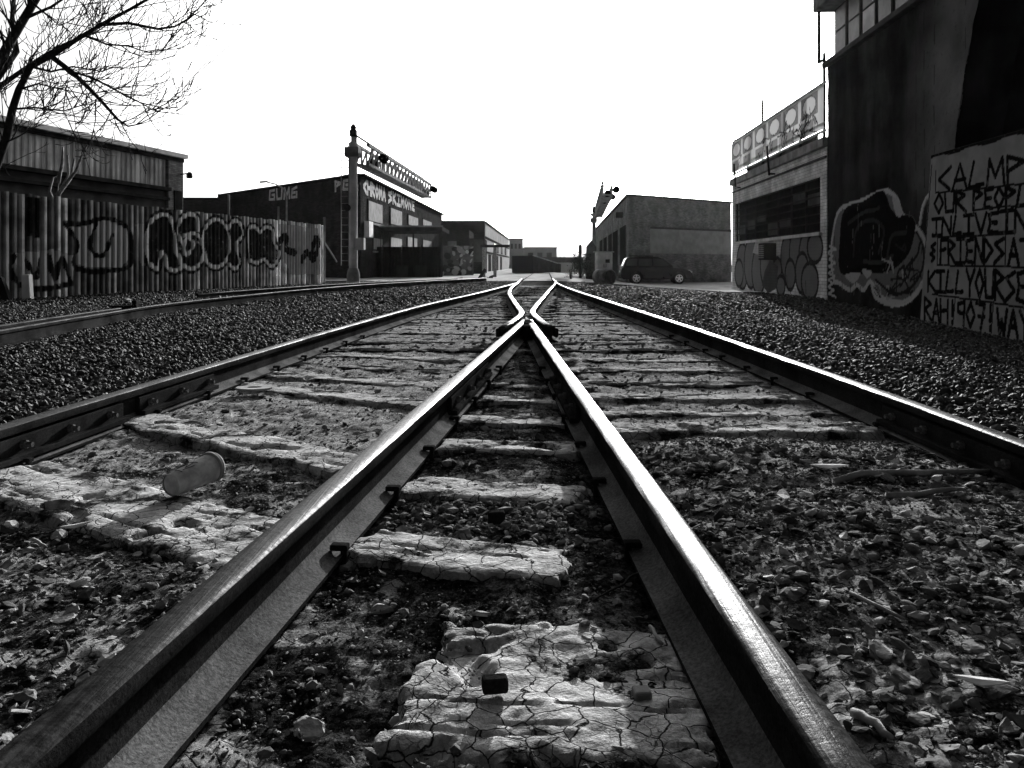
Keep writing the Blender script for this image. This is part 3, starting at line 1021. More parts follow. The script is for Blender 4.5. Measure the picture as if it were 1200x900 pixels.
wl = [
    ([(173, 306), (170, 285), (174, 262), (186, 252), (197, 254), (202, 270), (205, 295), (211, 312), (203, 317), (195, 313), (192, 300), (188, 296), (185, 305), (183, 315), (175, 310)], 1),
    ([(231, 270), (229, 255), (220, 251), (210, 258), (207, 272), (212, 285), (216, 298), (222, 294), (225, 285), (218, 278), (214, 288)], 0),
    ([(214, 276), (228, 274), (236, 287), (235, 305), (224, 315), (213, 310), (208, 298)], 0),
    ([(238, 292), (237, 272), (246, 259), (256, 258), (265, 270), (267, 292), (261, 308), (250, 313), (241, 307)], 1),
    ([(266, 268), (272, 259), (280, 262), (283, 275), (276, 285), (277, 296), (279, 308), (274, 315), (267, 310)], 0),
    ([(291, 305), (290, 270), (298, 266), (303, 272), (310, 266), (318, 270), (320, 285), (326, 296), (322, 308), (316, 312), (308, 304), (300, 308), (291, 305)], 0),
    ([(326, 292), (328, 280), (334, 278), (334, 292), (344, 296)], 0), ([(352, 305), (358, 296), (366, 304), (372, 285), (368, 280), (364, 296)], 0)]
for ln, cl in wl:
    cv.stroke(P_(curve(ln, 6, bool(cl))), .30, .02, 1.0)
for ln, cl in wl[:6]:
    cv.stroke(P_(curve(ln, 6, bool(cl))), .125, .85, 1.0)
for ln, cl in wl[6:]:
    cv.stroke(P_(curve(ln, 6, bool(cl))), .12, .03, 1.0)
cv.fill(P_([(26, 231), (46, 232), (46, 280), (30, 276)]), .008, 1)
# graffiti thinned in the troughs so the shade coloured into them shows
cv.m *= np.where(crest > .3, 1.0, .35)
g = np.random.default_rng(5)
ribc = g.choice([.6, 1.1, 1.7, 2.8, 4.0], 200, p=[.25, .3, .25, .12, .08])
rib = ribc[ribi.astype(int).ravel() % 200] * (.25 + .75 * crest.ravel())  # darker trough colour stands in for shade between the ribs
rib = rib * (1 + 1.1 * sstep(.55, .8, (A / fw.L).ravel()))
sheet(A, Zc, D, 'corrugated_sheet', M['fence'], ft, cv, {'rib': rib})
for u, v in ((271, 228), (329, 242)):
    a, z = fw.loc(u, v)
    b = MB(); b.bar((a, .1, 0), (a, .1, z), .04, 8); b.build('fence_post', M['grey'], ft)
a = fw.L
b = MB(); b.bar((a, 0, -.2), (a, 0, 2.75), .05, 8); b.build('fence_post', M['grey'], ft)
b = MB(); b.bar((a + .05, 0, 1.7), (a + .75, -.2, .9), .035, 8); b.build('fence_brace', M['grey'], ft)
# sapling and cut stump standing before the fence
mb = MB()
for q in ([(0, 0, 0), (.0, .03, 1.2), (.05, .0, 2.3), (.12, 0, 2.9)], [(.05, 0, 2.2), (-.12, 0, 2.6), (-.05, .05, 2.95), (.1, .05, 3.0)], [(.08, 0, 2.5), (.4, 0, 2.9), (.5, 0, 3.4)], [(.06, 0, 2.4), (.3, .1, 3.0), (.28, .1, 3.5)], [(.1, 0, 2.8), (.2, 0, 3.3), (.16, .1, 3.7)], [(.3, 0, 2.8), (.6, -.1, 3.1), (.75, -.1, 3.5)], [(0, 0, 1.0), (-.4, -.1, 1.25), (-1.1, -.1, 1.15), (-1.7, -.1, 1.2)]):
    mb.tube(q, [.045 * (1 - .27 * i) for i in range(len(q))], 6)
p = at(57, 338, 20.2)
t = thing('bare_sapling', 'thin leafless sapling climbing over the left end of the corrugated fence', 'sapling', (p.x + .25, 20.0, 0))
mb.build('stem', M['wood'], t, smooth=True)
mb = MB(); mb.prism([(-.09, 0), (.1, 0), (.06, .62), (-.1, .62)], lambda a, b, t_: (a, t_, b), -.08, .08)
t = thing('marker_post', 'short white painted marker post at the foot of the corrugated fence', 'post', (-10.75, 18.0, -.05))
mb.build('post_body', M['white'], t, bevel=.015)
mb = MB(); mb.prism([(-1.5, 0), (.75, 0), (.55, .55), (-.1, .95), (-1.5, 1.2)], lambda a, b, t_: (a, t_, b), -.06, .06)
t = thing('sheet_metal', 'dark sloping sheet of metal leaning at far left against the fence', 'metal sheet', (-11.6, 17.6, -.05))
mb.build('sheet_body', M['dark'], t, bevel=.01)

# ------------------------------------------------------------------ left warehouse behind the fence
M['cladding'] = plain('stained_cladding', .42, .6, .25, 1.2, .2, 40, .004, streak=3)
M['lbrick'] = brick('pale_brick', .25, .12)
M['dwall'] = plain('dark_render', .075, .8, .3, 1.5, .3, 20)
lw = Wall((-17.48 - .236 * 2, 16), (-13.7, 34))
t = thing('warehouse', 'low warehouse with corrugated upper cladding and white roof edge behind the fence', 'warehouse', (lw.P.x, lw.P.y, 0), lw.rz)
L = lw.L
b = MB(); b.box(0, L - .95, .25, 12, -.1, 5.1); b.build('wall', M['dwall'], t)
b = MB(); b.box(L - .95, L, .1, 12, -.1, 5.2); b.build('brick_pilaster', M['lbrick'], t)
aa = np.arange(0, L - 1.0, .045); ZZ = np.array([3.93, 4.3, 4.7, 5.06]); A, Z = np.meshgrid(aa, ZZ)
D = .19 - .02 * (np.sin(A * 2 * np.pi / .27) > 0)
sheet(A, Z, D, 'cladding_panel', M['cladding'], t)
b = MB(); b.box(-.1, L - .95, -.05, .28, 3.78, 3.93); b.box(-.1, L - .95, .02, .26, 3.4, 3.52); b.build('ledge', M['dark'], t, bevel=.01)
b = MB(); b.box(-.1, L + .02, .06, .4, 5.06, 5.22); b.build('gutter', M['dark'], t)
b = MB(); b.box(-.1, L + .05, -.1, 12.1, 5.22, 5.39); b.build('roof_edge', M['white'], t)
b = MB(); b.box(L - .62, L - .12, .06, .12, 2.9, 3.85); b.build('door_panel', M['dark'], t)
p = at(222, 205, 33.8)
t = thing('wall_lamp', 'small floodlight on an arm at the corner of the left warehouse', 'lamp', (p.x - .35, p.y, p.z))
b = MB(); b.bar((-.35, .1, 0), (.3, 0, .06), .03); b.build('lamp_arm', M['dark'], t)
b = MB(); b.lathe([(.05, .12), (.12, .05), (.13, -.1), (.1, -.14)], (.35, 0, .0), (0, 0, 1), 12); b.build('lamp_head', M['dark'], t)
b = MB(); b.box(-.5, -.25, .0, .15, -.1, .2); b.build('junction_box', M['white'], t, bevel=.01)

# ------------------------------------------------------------------ bare tree
def tree():
    rt = thing('bare_tree', 'leafless dark tree leaning in from the left edge over the warehouse', 'tree', (-14.0, 20.5, 0))
    base = Vector(rt.location)
    tr = MB(); br = MB()

    def W(u, v, d):
        return at(u, v, d) - base
    tr.tube([Vector((0, 0, -.1)), Vector((.05, 0, 1.2)), W(-46, 250, 20.5), W(-32, 215, 20.5)], [.26, .22, .2, .18], 10)
    limbs = [
        ([(-32, 218, 20.5), (-5, 195, 20.3), (8, 160, 20.2), (14, 130, 20), (22, 105, 20), (36, 78, 19.9), (62, 64, 19.8), (90, 46, 19.6), (118, 29, 19.5), (152, 11, 19.3), (192, -12, 19)], .12, .03),
        ([(118, 29, 19.5), (150, 27, 19.4), (185, 34, 19.3), (205, 31, 19.2), (220, 22, 19.2), (233, 14, 19.2)], .045, .012),
        ([(60, 66, 19.8), (85, 85, 19.9), (105, 104, 20), (122, 122, 20), (138, 140, 20), (150, 148, 20.1), (166, 145, 20.2)], .07, .014),
        ([(-32, 218, 20.5), (-28, 140, 20.8), (-12, 92, 21), (10, 52, 21.2), (28, 22, 21.4), (46, -8, 21.5), (60, -40, 21.6)], .15, .09),
        ([(-20, 112, 21), (4, 98, 20.8), (24, 84, 20.6), (50, 66, 20.4), (75, 52, 20.2), (105, 40, 20)], .08, .025),
        ([(-5, 95, 21), (20, 60, 21.5), (14, 25, 21.8), (18, -20, 22)], .08, .05),
        ([(100, 42, 19.6), (125, 52, 19.8), (150, 54, 20), (175, 62, 20.1), (196, 58, 20.2)], .03, .009),
        ([(85, 84, 19.9), (110, 92, 19.7), (140, 108, 19.6), (160, 118, 19.5), (178, 128, 19.4), (196, 126, 19.4)], .03, .009),
        ([(36, 78, 19.9), (60, 84, 20.3), (85, 78, 20.6), (120, 84, 20.8), (148, 70, 20.9)], .035, .009),
        ([(14, 128, 20), (40, 126, 20.3), (75, 130, 20.5), (100, 122, 20.7), (124, 112, 20.8)], .03, .008),
        ([(22, 105, 20), (45, 98, 19.6), (68, 104, 19.4), (100, 110, 19.2)], .03, .008),
        ([(112, 116, 20), (112, 140, 20.1), (108, 160, 20.2)], .02, .006), ([(78, 100, 20), (74, 130, 20), (82, 145, 20), (104, 146, 20)], .016, .006),
        ([(28, 22, 21.4), (60, 8, 21), (90, -12, 20.8)], .05, .02), ([(40, 5, 21.3), (58, 20, 21), (70, 30, 20.8), (88, 22, 20.6)], .03, .008),
        ([(5, 168, 20.2), (25, 158, 20), (42, 148, 19.9), (52, 132, 19.9)], .02, .006)]
    g = random.Random(11)

    def grow(p, d, L, r, lvl):
        n = 4; pts = [p]; rr = [r]
        for i in range(n):
            d = (d + Vector((g.uniform(-.25, .25), g.uniform(-.25, .25), g.uniform(-.12, .34)))).normalized()
            p = p + d * L / n; pts.append(p); rr.append(max(r * (1 - .6 * (i + 1) / n), .0085))
            if lvl < 3 and g.random() < (.8 if lvl < 2 else .3):
                s = (d + Vector((g.uniform(-.9, .9), g.uniform(-.9, .9), g.uniform(-.5, .8)))).normalized()
                grow(p, s, L * g.uniform(.45, .75), r * .55, lvl + 1)
        br.tube(pts, rr, 4 if r < .012 else 5)
    for pts, r0, r1 in limbs:
        q = [W(*p) for p in pts]
        n = len(q)
        br.tube(q, [r0 + (r1 - r0) * i / (n - 1) for i in range(n)], 7)
        for i in range(1, n):
            for _ in range(2):
                t_ = g.random(); p = q[i - 1].lerp(q[i], t_); d = (q[i] - q[i - 1]).normalized()
                s = (d * .8 + Vector((g.uniform(-.6, .6), g.uniform(-.9, .9), g.uniform(-.6, .75)))).normalized()
                grow(p, s, g.uniform(.7, 1.7), max(.016, r1 * .5), 1)
        grow(q[-1], (q[-1] - q[-2]).normalized(), .7, max(r1 * .9, .006), 1)
    tr.build('trunk', M['bark'], rt, smooth=True)
    br.build('branches', M['bark'], rt, smooth=True)


tree()

# ------------------------------------------------------------------ dark brick building with boarded windows
M['dbrick'] = brick('sooty_brick', .035, .02)
M['gpaint'] = plain('faded_white_paint', .5, .7, .3, 6, .2, 40)
M['board'] = plain('pale_window_board', .3, .7, .2, 2, .2, 30)
fB = Wall((-20.6, 58), (-8.4, 45)); rB = Wall((-8.4, 45), (-7.0, 81))
H = 5.72
t = thing('brick_building', 'long sooty brick building with boarded windows and painted lettering along its top', 'building', (-8.4, 45, 0), rB.rz)
loc = lambda x, y: (Matrix.Rotation(-rB.rz, 3, 'Z') @ (Vector((x, y, 0)) - rB.P))
foot = [loc(-20.6, 58), loc(-8.4, 45), loc(-7, 81), loc(-20, 95)]
b = MB(); b.prism([(p.x, p.y) for p in foot], lambda a, c, h: (a, c, h), -.3, H); wobj = b.build('wall', M['dbrick'], t)
b = MB()
for p, q in ((foot[0], foot[1]), (foot[1], foot[2])):
    d = (q - p).normalized(); n_ = Vector((d.y, -d.x, 0))
    b.beam(p + Vector((0, 0, H + .06)) + n_ * .02, q + Vector((0, 0, H + .06)) + n_ * .02, .4, .12)
b.build('parapet_coping', M['black'], t)
# the front letters live in the front wall's frame
tf = wobj


def on_wall(o, wall, other):
    """move a child built in wall coordinates into the thing's frame"""
    mt = Matrix.Rotation(-other.rz, 4, 'Z') @ Matrix.Translation(wall.P - other.P) @ Matrix.Rotation(wall.rz, 4, 'Z')
    o.data.transform(mt)


on_wall(flat_text('graffiti_lettering', fB, 'GUM6', 315, 350, (223, 235, 219, 231), .16, M['gpaint'], t), fB, rB)
on_wall(flat_text('graffiti_lettering', fB, 'PG', 392, 411, (213, 224, 210, 222), .16, M['gpaint'], t), fB, rB)
flat_text('graffiti_lettering', rB, 'CHROMA', 425, 452, (211, 225, 222.3, 235), .25, M['gpaint'], t)
flat_text('graffiti_lettering', rB, 'SKIMONE', 454.5, 486, (223.5, 236, 236, 247), .25, M['gpaint'], t)
for (u0, u1, v0, v1, w0, w1) in ((431, 447, 235, 258, 236.5, 257), (457, 470, 243.5, 262, 246, 262), (478, 489, 252, 263, 253, 263.5), (495, 505, 257, 264, 258, 264.5),
                                 (437, 447, 279, 292, 278, 292), (457, 470, 278, 291.5, 277, 291), (477, 488, 277.5, 289, 277, 289), (495, 505, 281, 289, 281, 290)):
    a0, z1 = rB.loc(u0, v0); a1, z1b = rB.loc(u1, w0); _, z0 = rB.loc(u0, v1); _, z0b = rB.loc(u1, w1)
    f = MB(); f.box(a0 - .12, a1 + .12, -.05, .02, z0 - .12, z1 + .1); fo = f.build('window', M['dbrick'], t)
    f = MB(); f.box(a0, a1, -.07, -.02, z0, z1); f.build('window_board', M['board'], fo)
    f = MB(); f.box(a0 - .2, a1 + .2, -.16, -.03, z0 - .2, z0 - .1); f.build('sill', M['grey'], fo)
f = MB(); a0, z1 = rB.loc(426.5, 259); _, z0 = rB.loc(426.5, 278); f.box(a0, a0 + 1.1, -.3, -.01, z0, z1); f.build('wall_box', M['white'], t, bevel=.02)
b = MB(); b.prism([(foot[0].x + .6, foot[0].y - 1.6), (foot[0].x + 2.4, foot[0].y - 1.0), (foot[0].x + 2.4, foot[0].y + 1), (foot[0].x, foot[0].y + 1)], lambda a, c, h: (a, c, h), -.2, 5.0)
# low dark lean-to at the far left of the building
b = MB(); b.box(-2.1, 1.2, 0, 2, -.2, 5.35); b.box(1.2, 2.6, 0, 2, -.2, 5.75)
p = at(235, 300, 57)
t2 = thing('brick_shed', 'dark brick shed filling the gap between warehouse and lettered brick building', 'shed', (p.x, 57, 0))
b.build('wall', M['dbrick'], t2)
b = MB(); b.box(-2.2, 1.25, -.06, 2.1, 5.35, 5.5); b.build('roof_edge', M['black'], t2)

# canopy and dark sheet metal fence in front
t = thing('canopy', 'flat dark canopy on thin posts against the boarded brick building', 'canopy', (-8.2, 50, 0))
b = MB(); b.box(-.2, 3.9, 0, 5.5, 2.88, 3.14); b.build('canopy_roof', M['dark'], t, bevel=.02)
b = MB(); b.box(-.25, 3.95, -.05, .0, 3.1, 3.2); b.build('fascia', M['grey'], t)
for x, hgt in ((3.85, 3.5), (.05, 2.9), (2.1, 2.9)):
    b = MB(); b.box(x - .05, x + .05, .1, .2, -.1, hgt); b.build('canopy_post', M['dark'], t)
t = thing('metal_gate', 'black sheet metal gate fence below the canopy', 'gate', (-9.0, 49, 0))
for k in range(4):
    aa = np.arange(0, 1.17, .03); A, Z = np.meshgrid(aa, [0, .6, 1.2, 1.86]); D = .03 * (np.sin(A * 2 * np.pi / .2) > 0) + .0 * A
    o = sheet(A + k * 1.18, Z, D, 'gate_panel', M['black'], t)
for k in range(5):
    b = MB(); b.box(k * 1.18 - .04, k * 1.18 + .03, .04, .12, -.1, 1.95); b.build('gate_post', M['dark'], t)
for u, c in ((471, 'grey'), (493, 'grey')):
    p = at(u, 318, 48.6)
    t = thing('sheet_board', 'small grey board leaning on the %s part of the black gate fence' % ('left' if u < 480 else 'right'), 'board', (p.x, 48.7, -.02), 0)
    b = MB(); b.prism([(-.35, -.05), (.35, -.05), (.35, .06), (-.35, .06)], lambda a, c_, h: (a, c_ + h * .25, h), 0, .75); b.build('board_face', M['dark'], t)

# ------------------------------------------------------------------ second brick block further along
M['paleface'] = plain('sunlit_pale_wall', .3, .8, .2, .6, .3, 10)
rC = Wall((-2.86, 85), (-.6, 145)); H = 5.4
t = thing('factory_block', 'flat roofed brick factory block with a pale long side in the distance', 'building', (-2.86, 85, 0), rC.rz)
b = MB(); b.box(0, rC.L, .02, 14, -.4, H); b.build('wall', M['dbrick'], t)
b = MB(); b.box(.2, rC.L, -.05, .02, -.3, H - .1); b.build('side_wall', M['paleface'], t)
for z0, z1 in ((3.5, 3.75), (2.0, 2.2), (5.1, 5.35)):
    b = MB(); b.box(.1, rC.L, -.12, -.04, z0, z1); b.build('dark_band', M['dark'], t)
for a in (14, 22, 32, 44):
    b = MB(); b.box(a, a + 4, -.12, -.04, 2.3, 3.4); b.build('window', M['glass'], t)
for a in (5, 12, 20, 30):
    b = MB(); b.box(a, a + 4, -.12, -.04, -.2, 1.9); b.build('loading_door', M['dark'], t)
t = thing('brick_annex', 'low dark brick annex in front of the factory block', 'building', (-5.9, 68, 0))
b = MB(); b.box(-.25, 2.3, 0, 8, -.2, 3.7); b.box(2.3, 3.55, .3, 8, -.2, 3.0); b.build('wall', M['dbrick'], t)
b = MB(); b.box(.5, 1.25, -.06, .01, 1.9, 2.75); b.build('window_board', M['grey'], t)
b = MB(); b.box(2.35, 3.5, .2, .29, 1.0, 2.9); b.build('side_panel', M['dwall'], t)
M['pfence'] = plain('graffiti_boards', .12, .8, .3, 3, .3, 30, paint=True)
wA = Wall((-4.95, 58), (-2.75, 58.5))
t = thing('graffiti_fence', 'patchy graffiti covered board fence beside the black gate', 'fence', (wA.P.x, wA.P.y, 0), wA.rz)
A, Z = np.meshgrid(np.arange(0, 2.25, .03), np.arange(-.2, 2.15, .03)); cv = Canvas(A, Z)
g = random.Random(4)
for k in range(46):
    c = (g.uniform(0, 2.2), g.uniform(.1, 2.1)); cv.ell(c, g.uniform(.05, .25), g.uniform(.05, .3), g.choice([.02, .05, .5, .6, .3]), .9, g.uniform(0, 3))
sheet(A, Z, A * 0 + .02 * fbm(A * 3, Z, 2, 4), 'fence_boards', M['pfence'], t, cv)
for a in (.02, 1.1, 2.2):
    b = MB(); b.box(a - .04, a + .04, .03, .12, -.2, 2.3); b.build('fence_post', M['dark'], t)

# clearance bar, rubble at its foot, container
t = thing('clearance_bar', 'horizontal wooden clearance bar on two square posts beside the track', 'barrier', (-1.74, 50, -.05))
for x in (0, .69):
    b = MB(); b.box(x - .1, x + .1, -.1, .1, -.15, 1.9); b.build('post', M['wood'], t, bevel=.01)
b = MB(); b.box(-.2, 1.6, -.08, .12, 1.9, 2.06); b.build('crossbar', M['dark'], t, bevel=.01)
t = thing('leaning_plank', 'short dark plank propped against the foot of the clearance bar', 'plank', (-1.72, 46.5, -.05))
b = MB(); b.obox((0, 0, .28), (.2, 0, .3), (-.07, 0, .05), (0, .1, 0)); b.build('plank_body', M['dark'], t, bevel=.01)
for k, (u, r, lab) in enumerate(((570, .16, 'pale boulder at the foot of the clearance bar beside the plank'), (576, .2, 'dark boulder right of the pale one under the clearance bar'), (540, .12, 'small pale rock lying left of the propped plank on the gravel'))):
    p = at(u, 329, 46)
    V, F, s_ = stones(np.array([[0, 0, r * .5]]), [r], 70 + k, 2)
    o = npobj('boulder', V, F, M['rock'], attrs={'sh': s_ * 0 + [1.6, .5, 1.8][k]}); o.location = (p.x, 46, -.03); tag(o, lab, 'rock')
t = thing('scrap_container', 'black open steel scrap container with a sloping pale top edge on the street', 'container', (0, 72, -.15), -.34)
b = MB(); b.box(0, 1.95, 0, .12, .2, 1.72); b.build('end_wall', M['black'], t)
b = MB()
for x in (0, 1.83):
    b.prism([(.1, .2), (9, .2), (9, 1.0), (7.5, 1.05), (.1, 1.72)], lambda a, c, h: (h, a, c), x, x + .1)
b.build('side_wall', M['dark'], t)
b = MB(); b.beam((1.96, .1, 1.74), (1.96, 7.5, 1.08), .14, .08); b.build('top_rail', M['lgrey'], t)
b = MB(); b.box(.05, 1.9, .1, 9, .18, .26); b.build('container_floor', M['black'], t)
for y in np.arange(1.2, 8.5, 1.2):
    b = MB(); b.box(1.93, 2.0, y, y + .1, .2, 1.66 - y * .08); b.build('side_rib', M['dark'], t)
for x in (.25, 1.65):
    b = MB(); b.lathe([(.12, -.06), (.12, .06)], (x, .4, .1), (1, 0, 0), 12); b.build('wheel', M['black'], t)
# far skyline
M['far'] = plain('far_brick', .24, .9, .2, .2, .2, 3); M['far2'] = plain('far_concrete', .34, .9, .15, .2, .2, 3)
for nm, lab, (x0, x1, y0, y1, z1), mt in (('tower_block', 'square tower block rising beyond the scrap container', (-.6, 2.4, 180, 190, 6.4), 'far'),
                                         ('far_warehouse', 'long low pale warehouse on the skyline beyond the scrap container', (2.6, 9.5, 172, 200, 4.3), 'far'),
                                         ('overpass', 'low pale wall and dark overpass beam closing the far end of the tracks', (4.4, 10.2, 128, 131, 1.1), 'far2')):
    t = thing(nm, lab, 'building' if nm != 'overpass' else 'overpass', (x0, y0, -.5))
    b = MB(); b.box(0, x1 - x0, 0, y1 - y0, 0, z1 + .5); b.build('wall', M[mt], t)
    if nm == 'overpass':
        b = MB(); b.box(-1.5, x1 - x0 + 1, -.4, 3.4, z1 + .5, z1 + 1.35); b.build('beam', M['dark'], t)
    else:
        b = MB(); b.box(-.1, x1 - x0 + .1, -.1, y1 - y0, z1 + .5, z1 + .7); b.build('roof_edge', M['dark'], t)
        for k in range(3):
            b = MB(); q = (x1 - x0) / 3.5; b.box(q * (k + .4), q * (k + .4) + q * .55, -.05, .01, z1 - 1.6, z1 - .5); b.build('window', M['glass'], t)


def shrub(label, x, y, h, r, seed, n=900, name='shrub', mat=None, z=0.0):
    g = np.random.default_rng(seed)
    rt = thing(name, label, name.replace('_', ' '), (x, y, z))
    c = g.normal(size=(14, 3)) * np.array([r * .45, r * .45, h * .2]) + np.array([0, 0, h * .58])
    k = g.integers(0, 14, n)
    P = c[k] + g.normal(size=(n, 3)) * np.array([r * .28, r * .28, h * .13])
    P[:, 2] = np.clip(P[:, 2], .05, h)
    s = g.uniform(.05, .11, n) * h / 2.2
    a = g.normal(size=(n, 3)); a /= np.linalg.norm(a, axis=1)[:, None]
    b_ = np.cross(a, g.normal(size=(n, 3))); b_ /= np.linalg.norm(b_, axis=1)[:, None]
    V = np.stack([P - a * s[:, None], P - b_ * s[:, None] * .5, P + a * s[:, None], P + b_ * s[:, None] * .5], 1).reshape(-1, 3)
    npobj('foliage', V, np.arange(4 * n).reshape(n, 4), M[mat or 'leaf'], rt)
    m_ = MB()
    for i in range(5):
        m_.tube([Vector((0, 0, 0)), Vector(c[i]) * .5 + Vector((0, 0, .1)), Vector(c[i])], [.05, .03, .012], 5)
    m_.build('stem', M['bark'], rt)


M['leaf'] = plain('dark_leaves', .035, .7, .4, 5, .1, 30)
M['leaf2'] = plain('pale_twigs', .12, .8, .3, 5, .1, 30)
shrub('small dark tree on the skyline above the overpass beam', 8.2, 135, 2.7, 1.0, 3, 300, z=-.3)
shrub('dark overgrown bush beside the old timber post right of the tracks', 5.15, 61, 2.0, .62, 5, 1100, z=-.3)
shrub('second overgrown bush, against the rusty pier behind the signal mast', 5.75, 62.5, 1.9, .5, 6, 800, z=-.3)
shrub('thin pale weed clump at the foot of the far track bend', 3.35, 46, .9, .35, 7, 160, mat='leaf2', z=-.1)
t = thing('timber_post', 'old dark timber post sticking up from the overgrown bush', 'post', (5.05, 60, -.35))
b = MB(); b.lathe([(.11, 0), (.1, 1.9), (.13, 2.0), (.12, 2.5), (.06, 2.62)], n=8); b.build('post_shaft', M['bark'], t)
t = thing('rusty_pier', 'upright rusty steel pier behind the right signal mast', 'pier', (6.15, 63.5, -.4))
b = MB(); b.prism([(-.35, 0), (.45, 0), (.45, 2.55), (.1, 3.1), (-.3, 2.6)], lambda a, c, h: (a, h, c), 0, .5); b.build('pier_body', M['dwall'], t, bevel=.02)

# ------------------------------------------------------------------ cantilever signals over the street
def signal(name, label, base, H, arm_d0, arm_d1, zarm, rz, ladder, head_near):
    """mast at the origin, arm runs along local +y by arm length"""
    t = thing(name, label, 'signal mast', base, rz)
    Larm = arm_d1 - arm_d0
    b = MB(); b.lathe([(.3, 0), (.28, .12), (.18, .16), (.165, H - .25), (.1, H - .2), (.1, H)], n=14); b.build('mast', M['lgrey'] if ladder else M['grey'], t, smooth=False)
    b = MB(); b.lathe([(.09, 0), (.16, .05), (.16, .28), (.1, .34), (.14, .4), (.05, .55)], (0, 0, H - .02), n=12); b.build('bell', M['dark'], t)
    b = MB(); b.box(-.3, .27, -.25, .25, zarm - .12, zarm + .1); b.box(-.32, .27, -.25, .25, H - .85, H - .45); b.build('arm_bracket', M['grey'], t, bevel=.02)
    b = MB(); b.lathe([(.27, -.2), (.27, .4), (.23, .6), (.18, .7)], n=14); b.build('base_collar', M['grey'], t)
    h = .8 if ladder else .5; wd = .5; x0 = .12; th = .12 if ladder else .11; th2 = .07 if ladder else .08
    b = MB()
    c4 = [(x0, zarm - h / 2), (x0 + wd, zarm - h / 2), (x0, zarm + h / 2), (x0 + wd, zarm + h / 2)]
    for x, z in c4:
        b.beam((x, 0, z), (x, Larm, z), th, th)
    n = max(6, int(abs(Larm) / .9))
    for i in range(n):
        y0, y1 = Larm * i / n, Larm * (i + 1) / n
        for (xa, za), (xb, zb) in ((c4[0], c4[2]), (c4[1], c4[3]), (c4[0], c4[1])):
            b.beam((xa, y0, za), (xb, y1, zb), th2, th2); b.beam((xa, y1, za), (xb, y1, zb), th2, th2)
    b.build('truss_arm', M['grey'], t)
    b = MB(); b.box(x0 - .02, x0 + wd + .02, min(0, Larm), max(0, Larm), zarm - h / 2 - .05, zarm - h / 2 - .03)
    b = MB()
    for z in (zarm + h / 2 + .4,):
        b.bar((x0, 0, z), (x0, Larm, z), .045, 6)
    for i in range(7):
        y = Larm * i / 6; b.bar((x0, y, zarm + h / 2), (x0, y, zarm + h / 2 + .4), .045, 6)
    b.build('handrail', M['dark'], t)
    for y in ((.12, 1.0, .97) if ladder else (.75, .98)):
        for s in (-1, 1):
            yy = Larm * y + s * .0
            f = MB(); xx = x0 + (wd / 2 if s < 0 else wd + .25); zz = zarm - .05 + (.12 if s > 0 else -.1)
            f.lathe([(.2, 0), (.2, .03)], (xx, yy, zz), (0, 1, 0), 16); f.lathe([(.12, -.25), (.15, -.1), (.15, .02)], (xx, yy, zz), (0, 1, 0), 14)
            o = f.build('signal_lamp', M['black'], t)
            f = MB(); f.lathe([(.17, -.38), (.16, 0)], (xx, yy - .02, zz + .02), (0, 1, 0), 14, cap=False); f.build('visor', M['black'], o)
    if ladder:
        b = MB()
        for x in (-.5, -.18):
            b.beam((x, -.05, .8), (x, -.05, H - .1), .035, .035)
        z = 1.0
        while z < H - .2:
            b.bar((-.5, -.05, z), (-.18, -.05, z), .014, 5); z += .3
        b.build('ladder', M['grey'], t)
        b = MB(); b.box(.15, .5, -.25, .1, 1.45, 1.95); b.build('relay_box', M['lgrey'], t, bevel=.02)
        b = MB(); b.lathe([(.13, 0), (.15, .2), (.1, .25)], (-.15, -.3, 3.2), (0, -1, 0), 12); b.build('mast_lamp', M['dark'], t)
    return t


p = at(414, 325, 34)
signal('cantilever_signal', 'tall grey crossing signal mast with ladder and a lattice arm over the street', (p.x, 34, -.05), 6.2, 34, 51, 5.45, .045 - .1, True, True)
p = at(696, 322, 68)
signal('cantilever_signal', 'distant crossing signal mast beside the relay cabinet with its lattice arm towards the camera', (p.x, 68, -.4), 5.55, 68, 46, 5.4, -.082, False, False)
t = thing('street_lamp', 'thin curved street lamp before the lettering of the brick building', 'street lamp', (at(336, 300, 44).x, 44, 0))
b = MB(); b.tube([(0, 0, 0), (0, 0, 4.4), (-.15, 0, 4.9), (-.6, 0, 5.15), (-1.1, 0, 5.27)], [.07, .05, .045, .04, .035], 8); b.build('lamp_post', M['grey'], t, smooth=True)
b = MB(); b.obox((-1.25, 0, 5.28), (.22, 0, .02), (0, .09, 0), (0, 0, .05)); b.build('lamp_head', M['lgrey'], t, bevel=.02)

# ------------------------------------------------------------------ right warehouse, relay cabinet, drum
M['wbrick'] = brick('brown_brick', .12, .085)
fD = Wall((8.2, 57), (17.3, 64)); sD = Wall((11.8, 115), (8.2, 57)); H = 5.62; ZB = -.8
t = thing('brick_warehouse', 'flat roofed brick warehouse with a paler painted band behind the parked car', 'warehouse', (8.2, 57, 0), fD.rz)
loc = lambda x, y: (Matrix.Rotation(-fD.rz, 3, 'Z') @ (Vector((x, y, 0)) - fD.P))
foot = [loc(11.8, 115), loc(8.2, 57), loc(17.3, 64), loc(24, 110)]
b = MB(); b.prism([(p.x, p.y) for p in foot], lambda a, c, h: (a, c, h), ZB, H); b.build('wall', M['wbrick'], t)
b = MB()
for p, q in ((foot[0], foot[1]), (foot[1], foot[2])):
    b.beam(p + Vector((0, 0, H + .06)), q + Vector((0, 0, H + .06)), .35, .13)
b.build('parapet_coping', M['dark'], t)
M['band'] = plain('pale_painted_band', .19, .8, .2, 1.5, .3, 20)
a0, z1 = fD.loc(762, 268); _, z0 = fD.loc(762, 297)
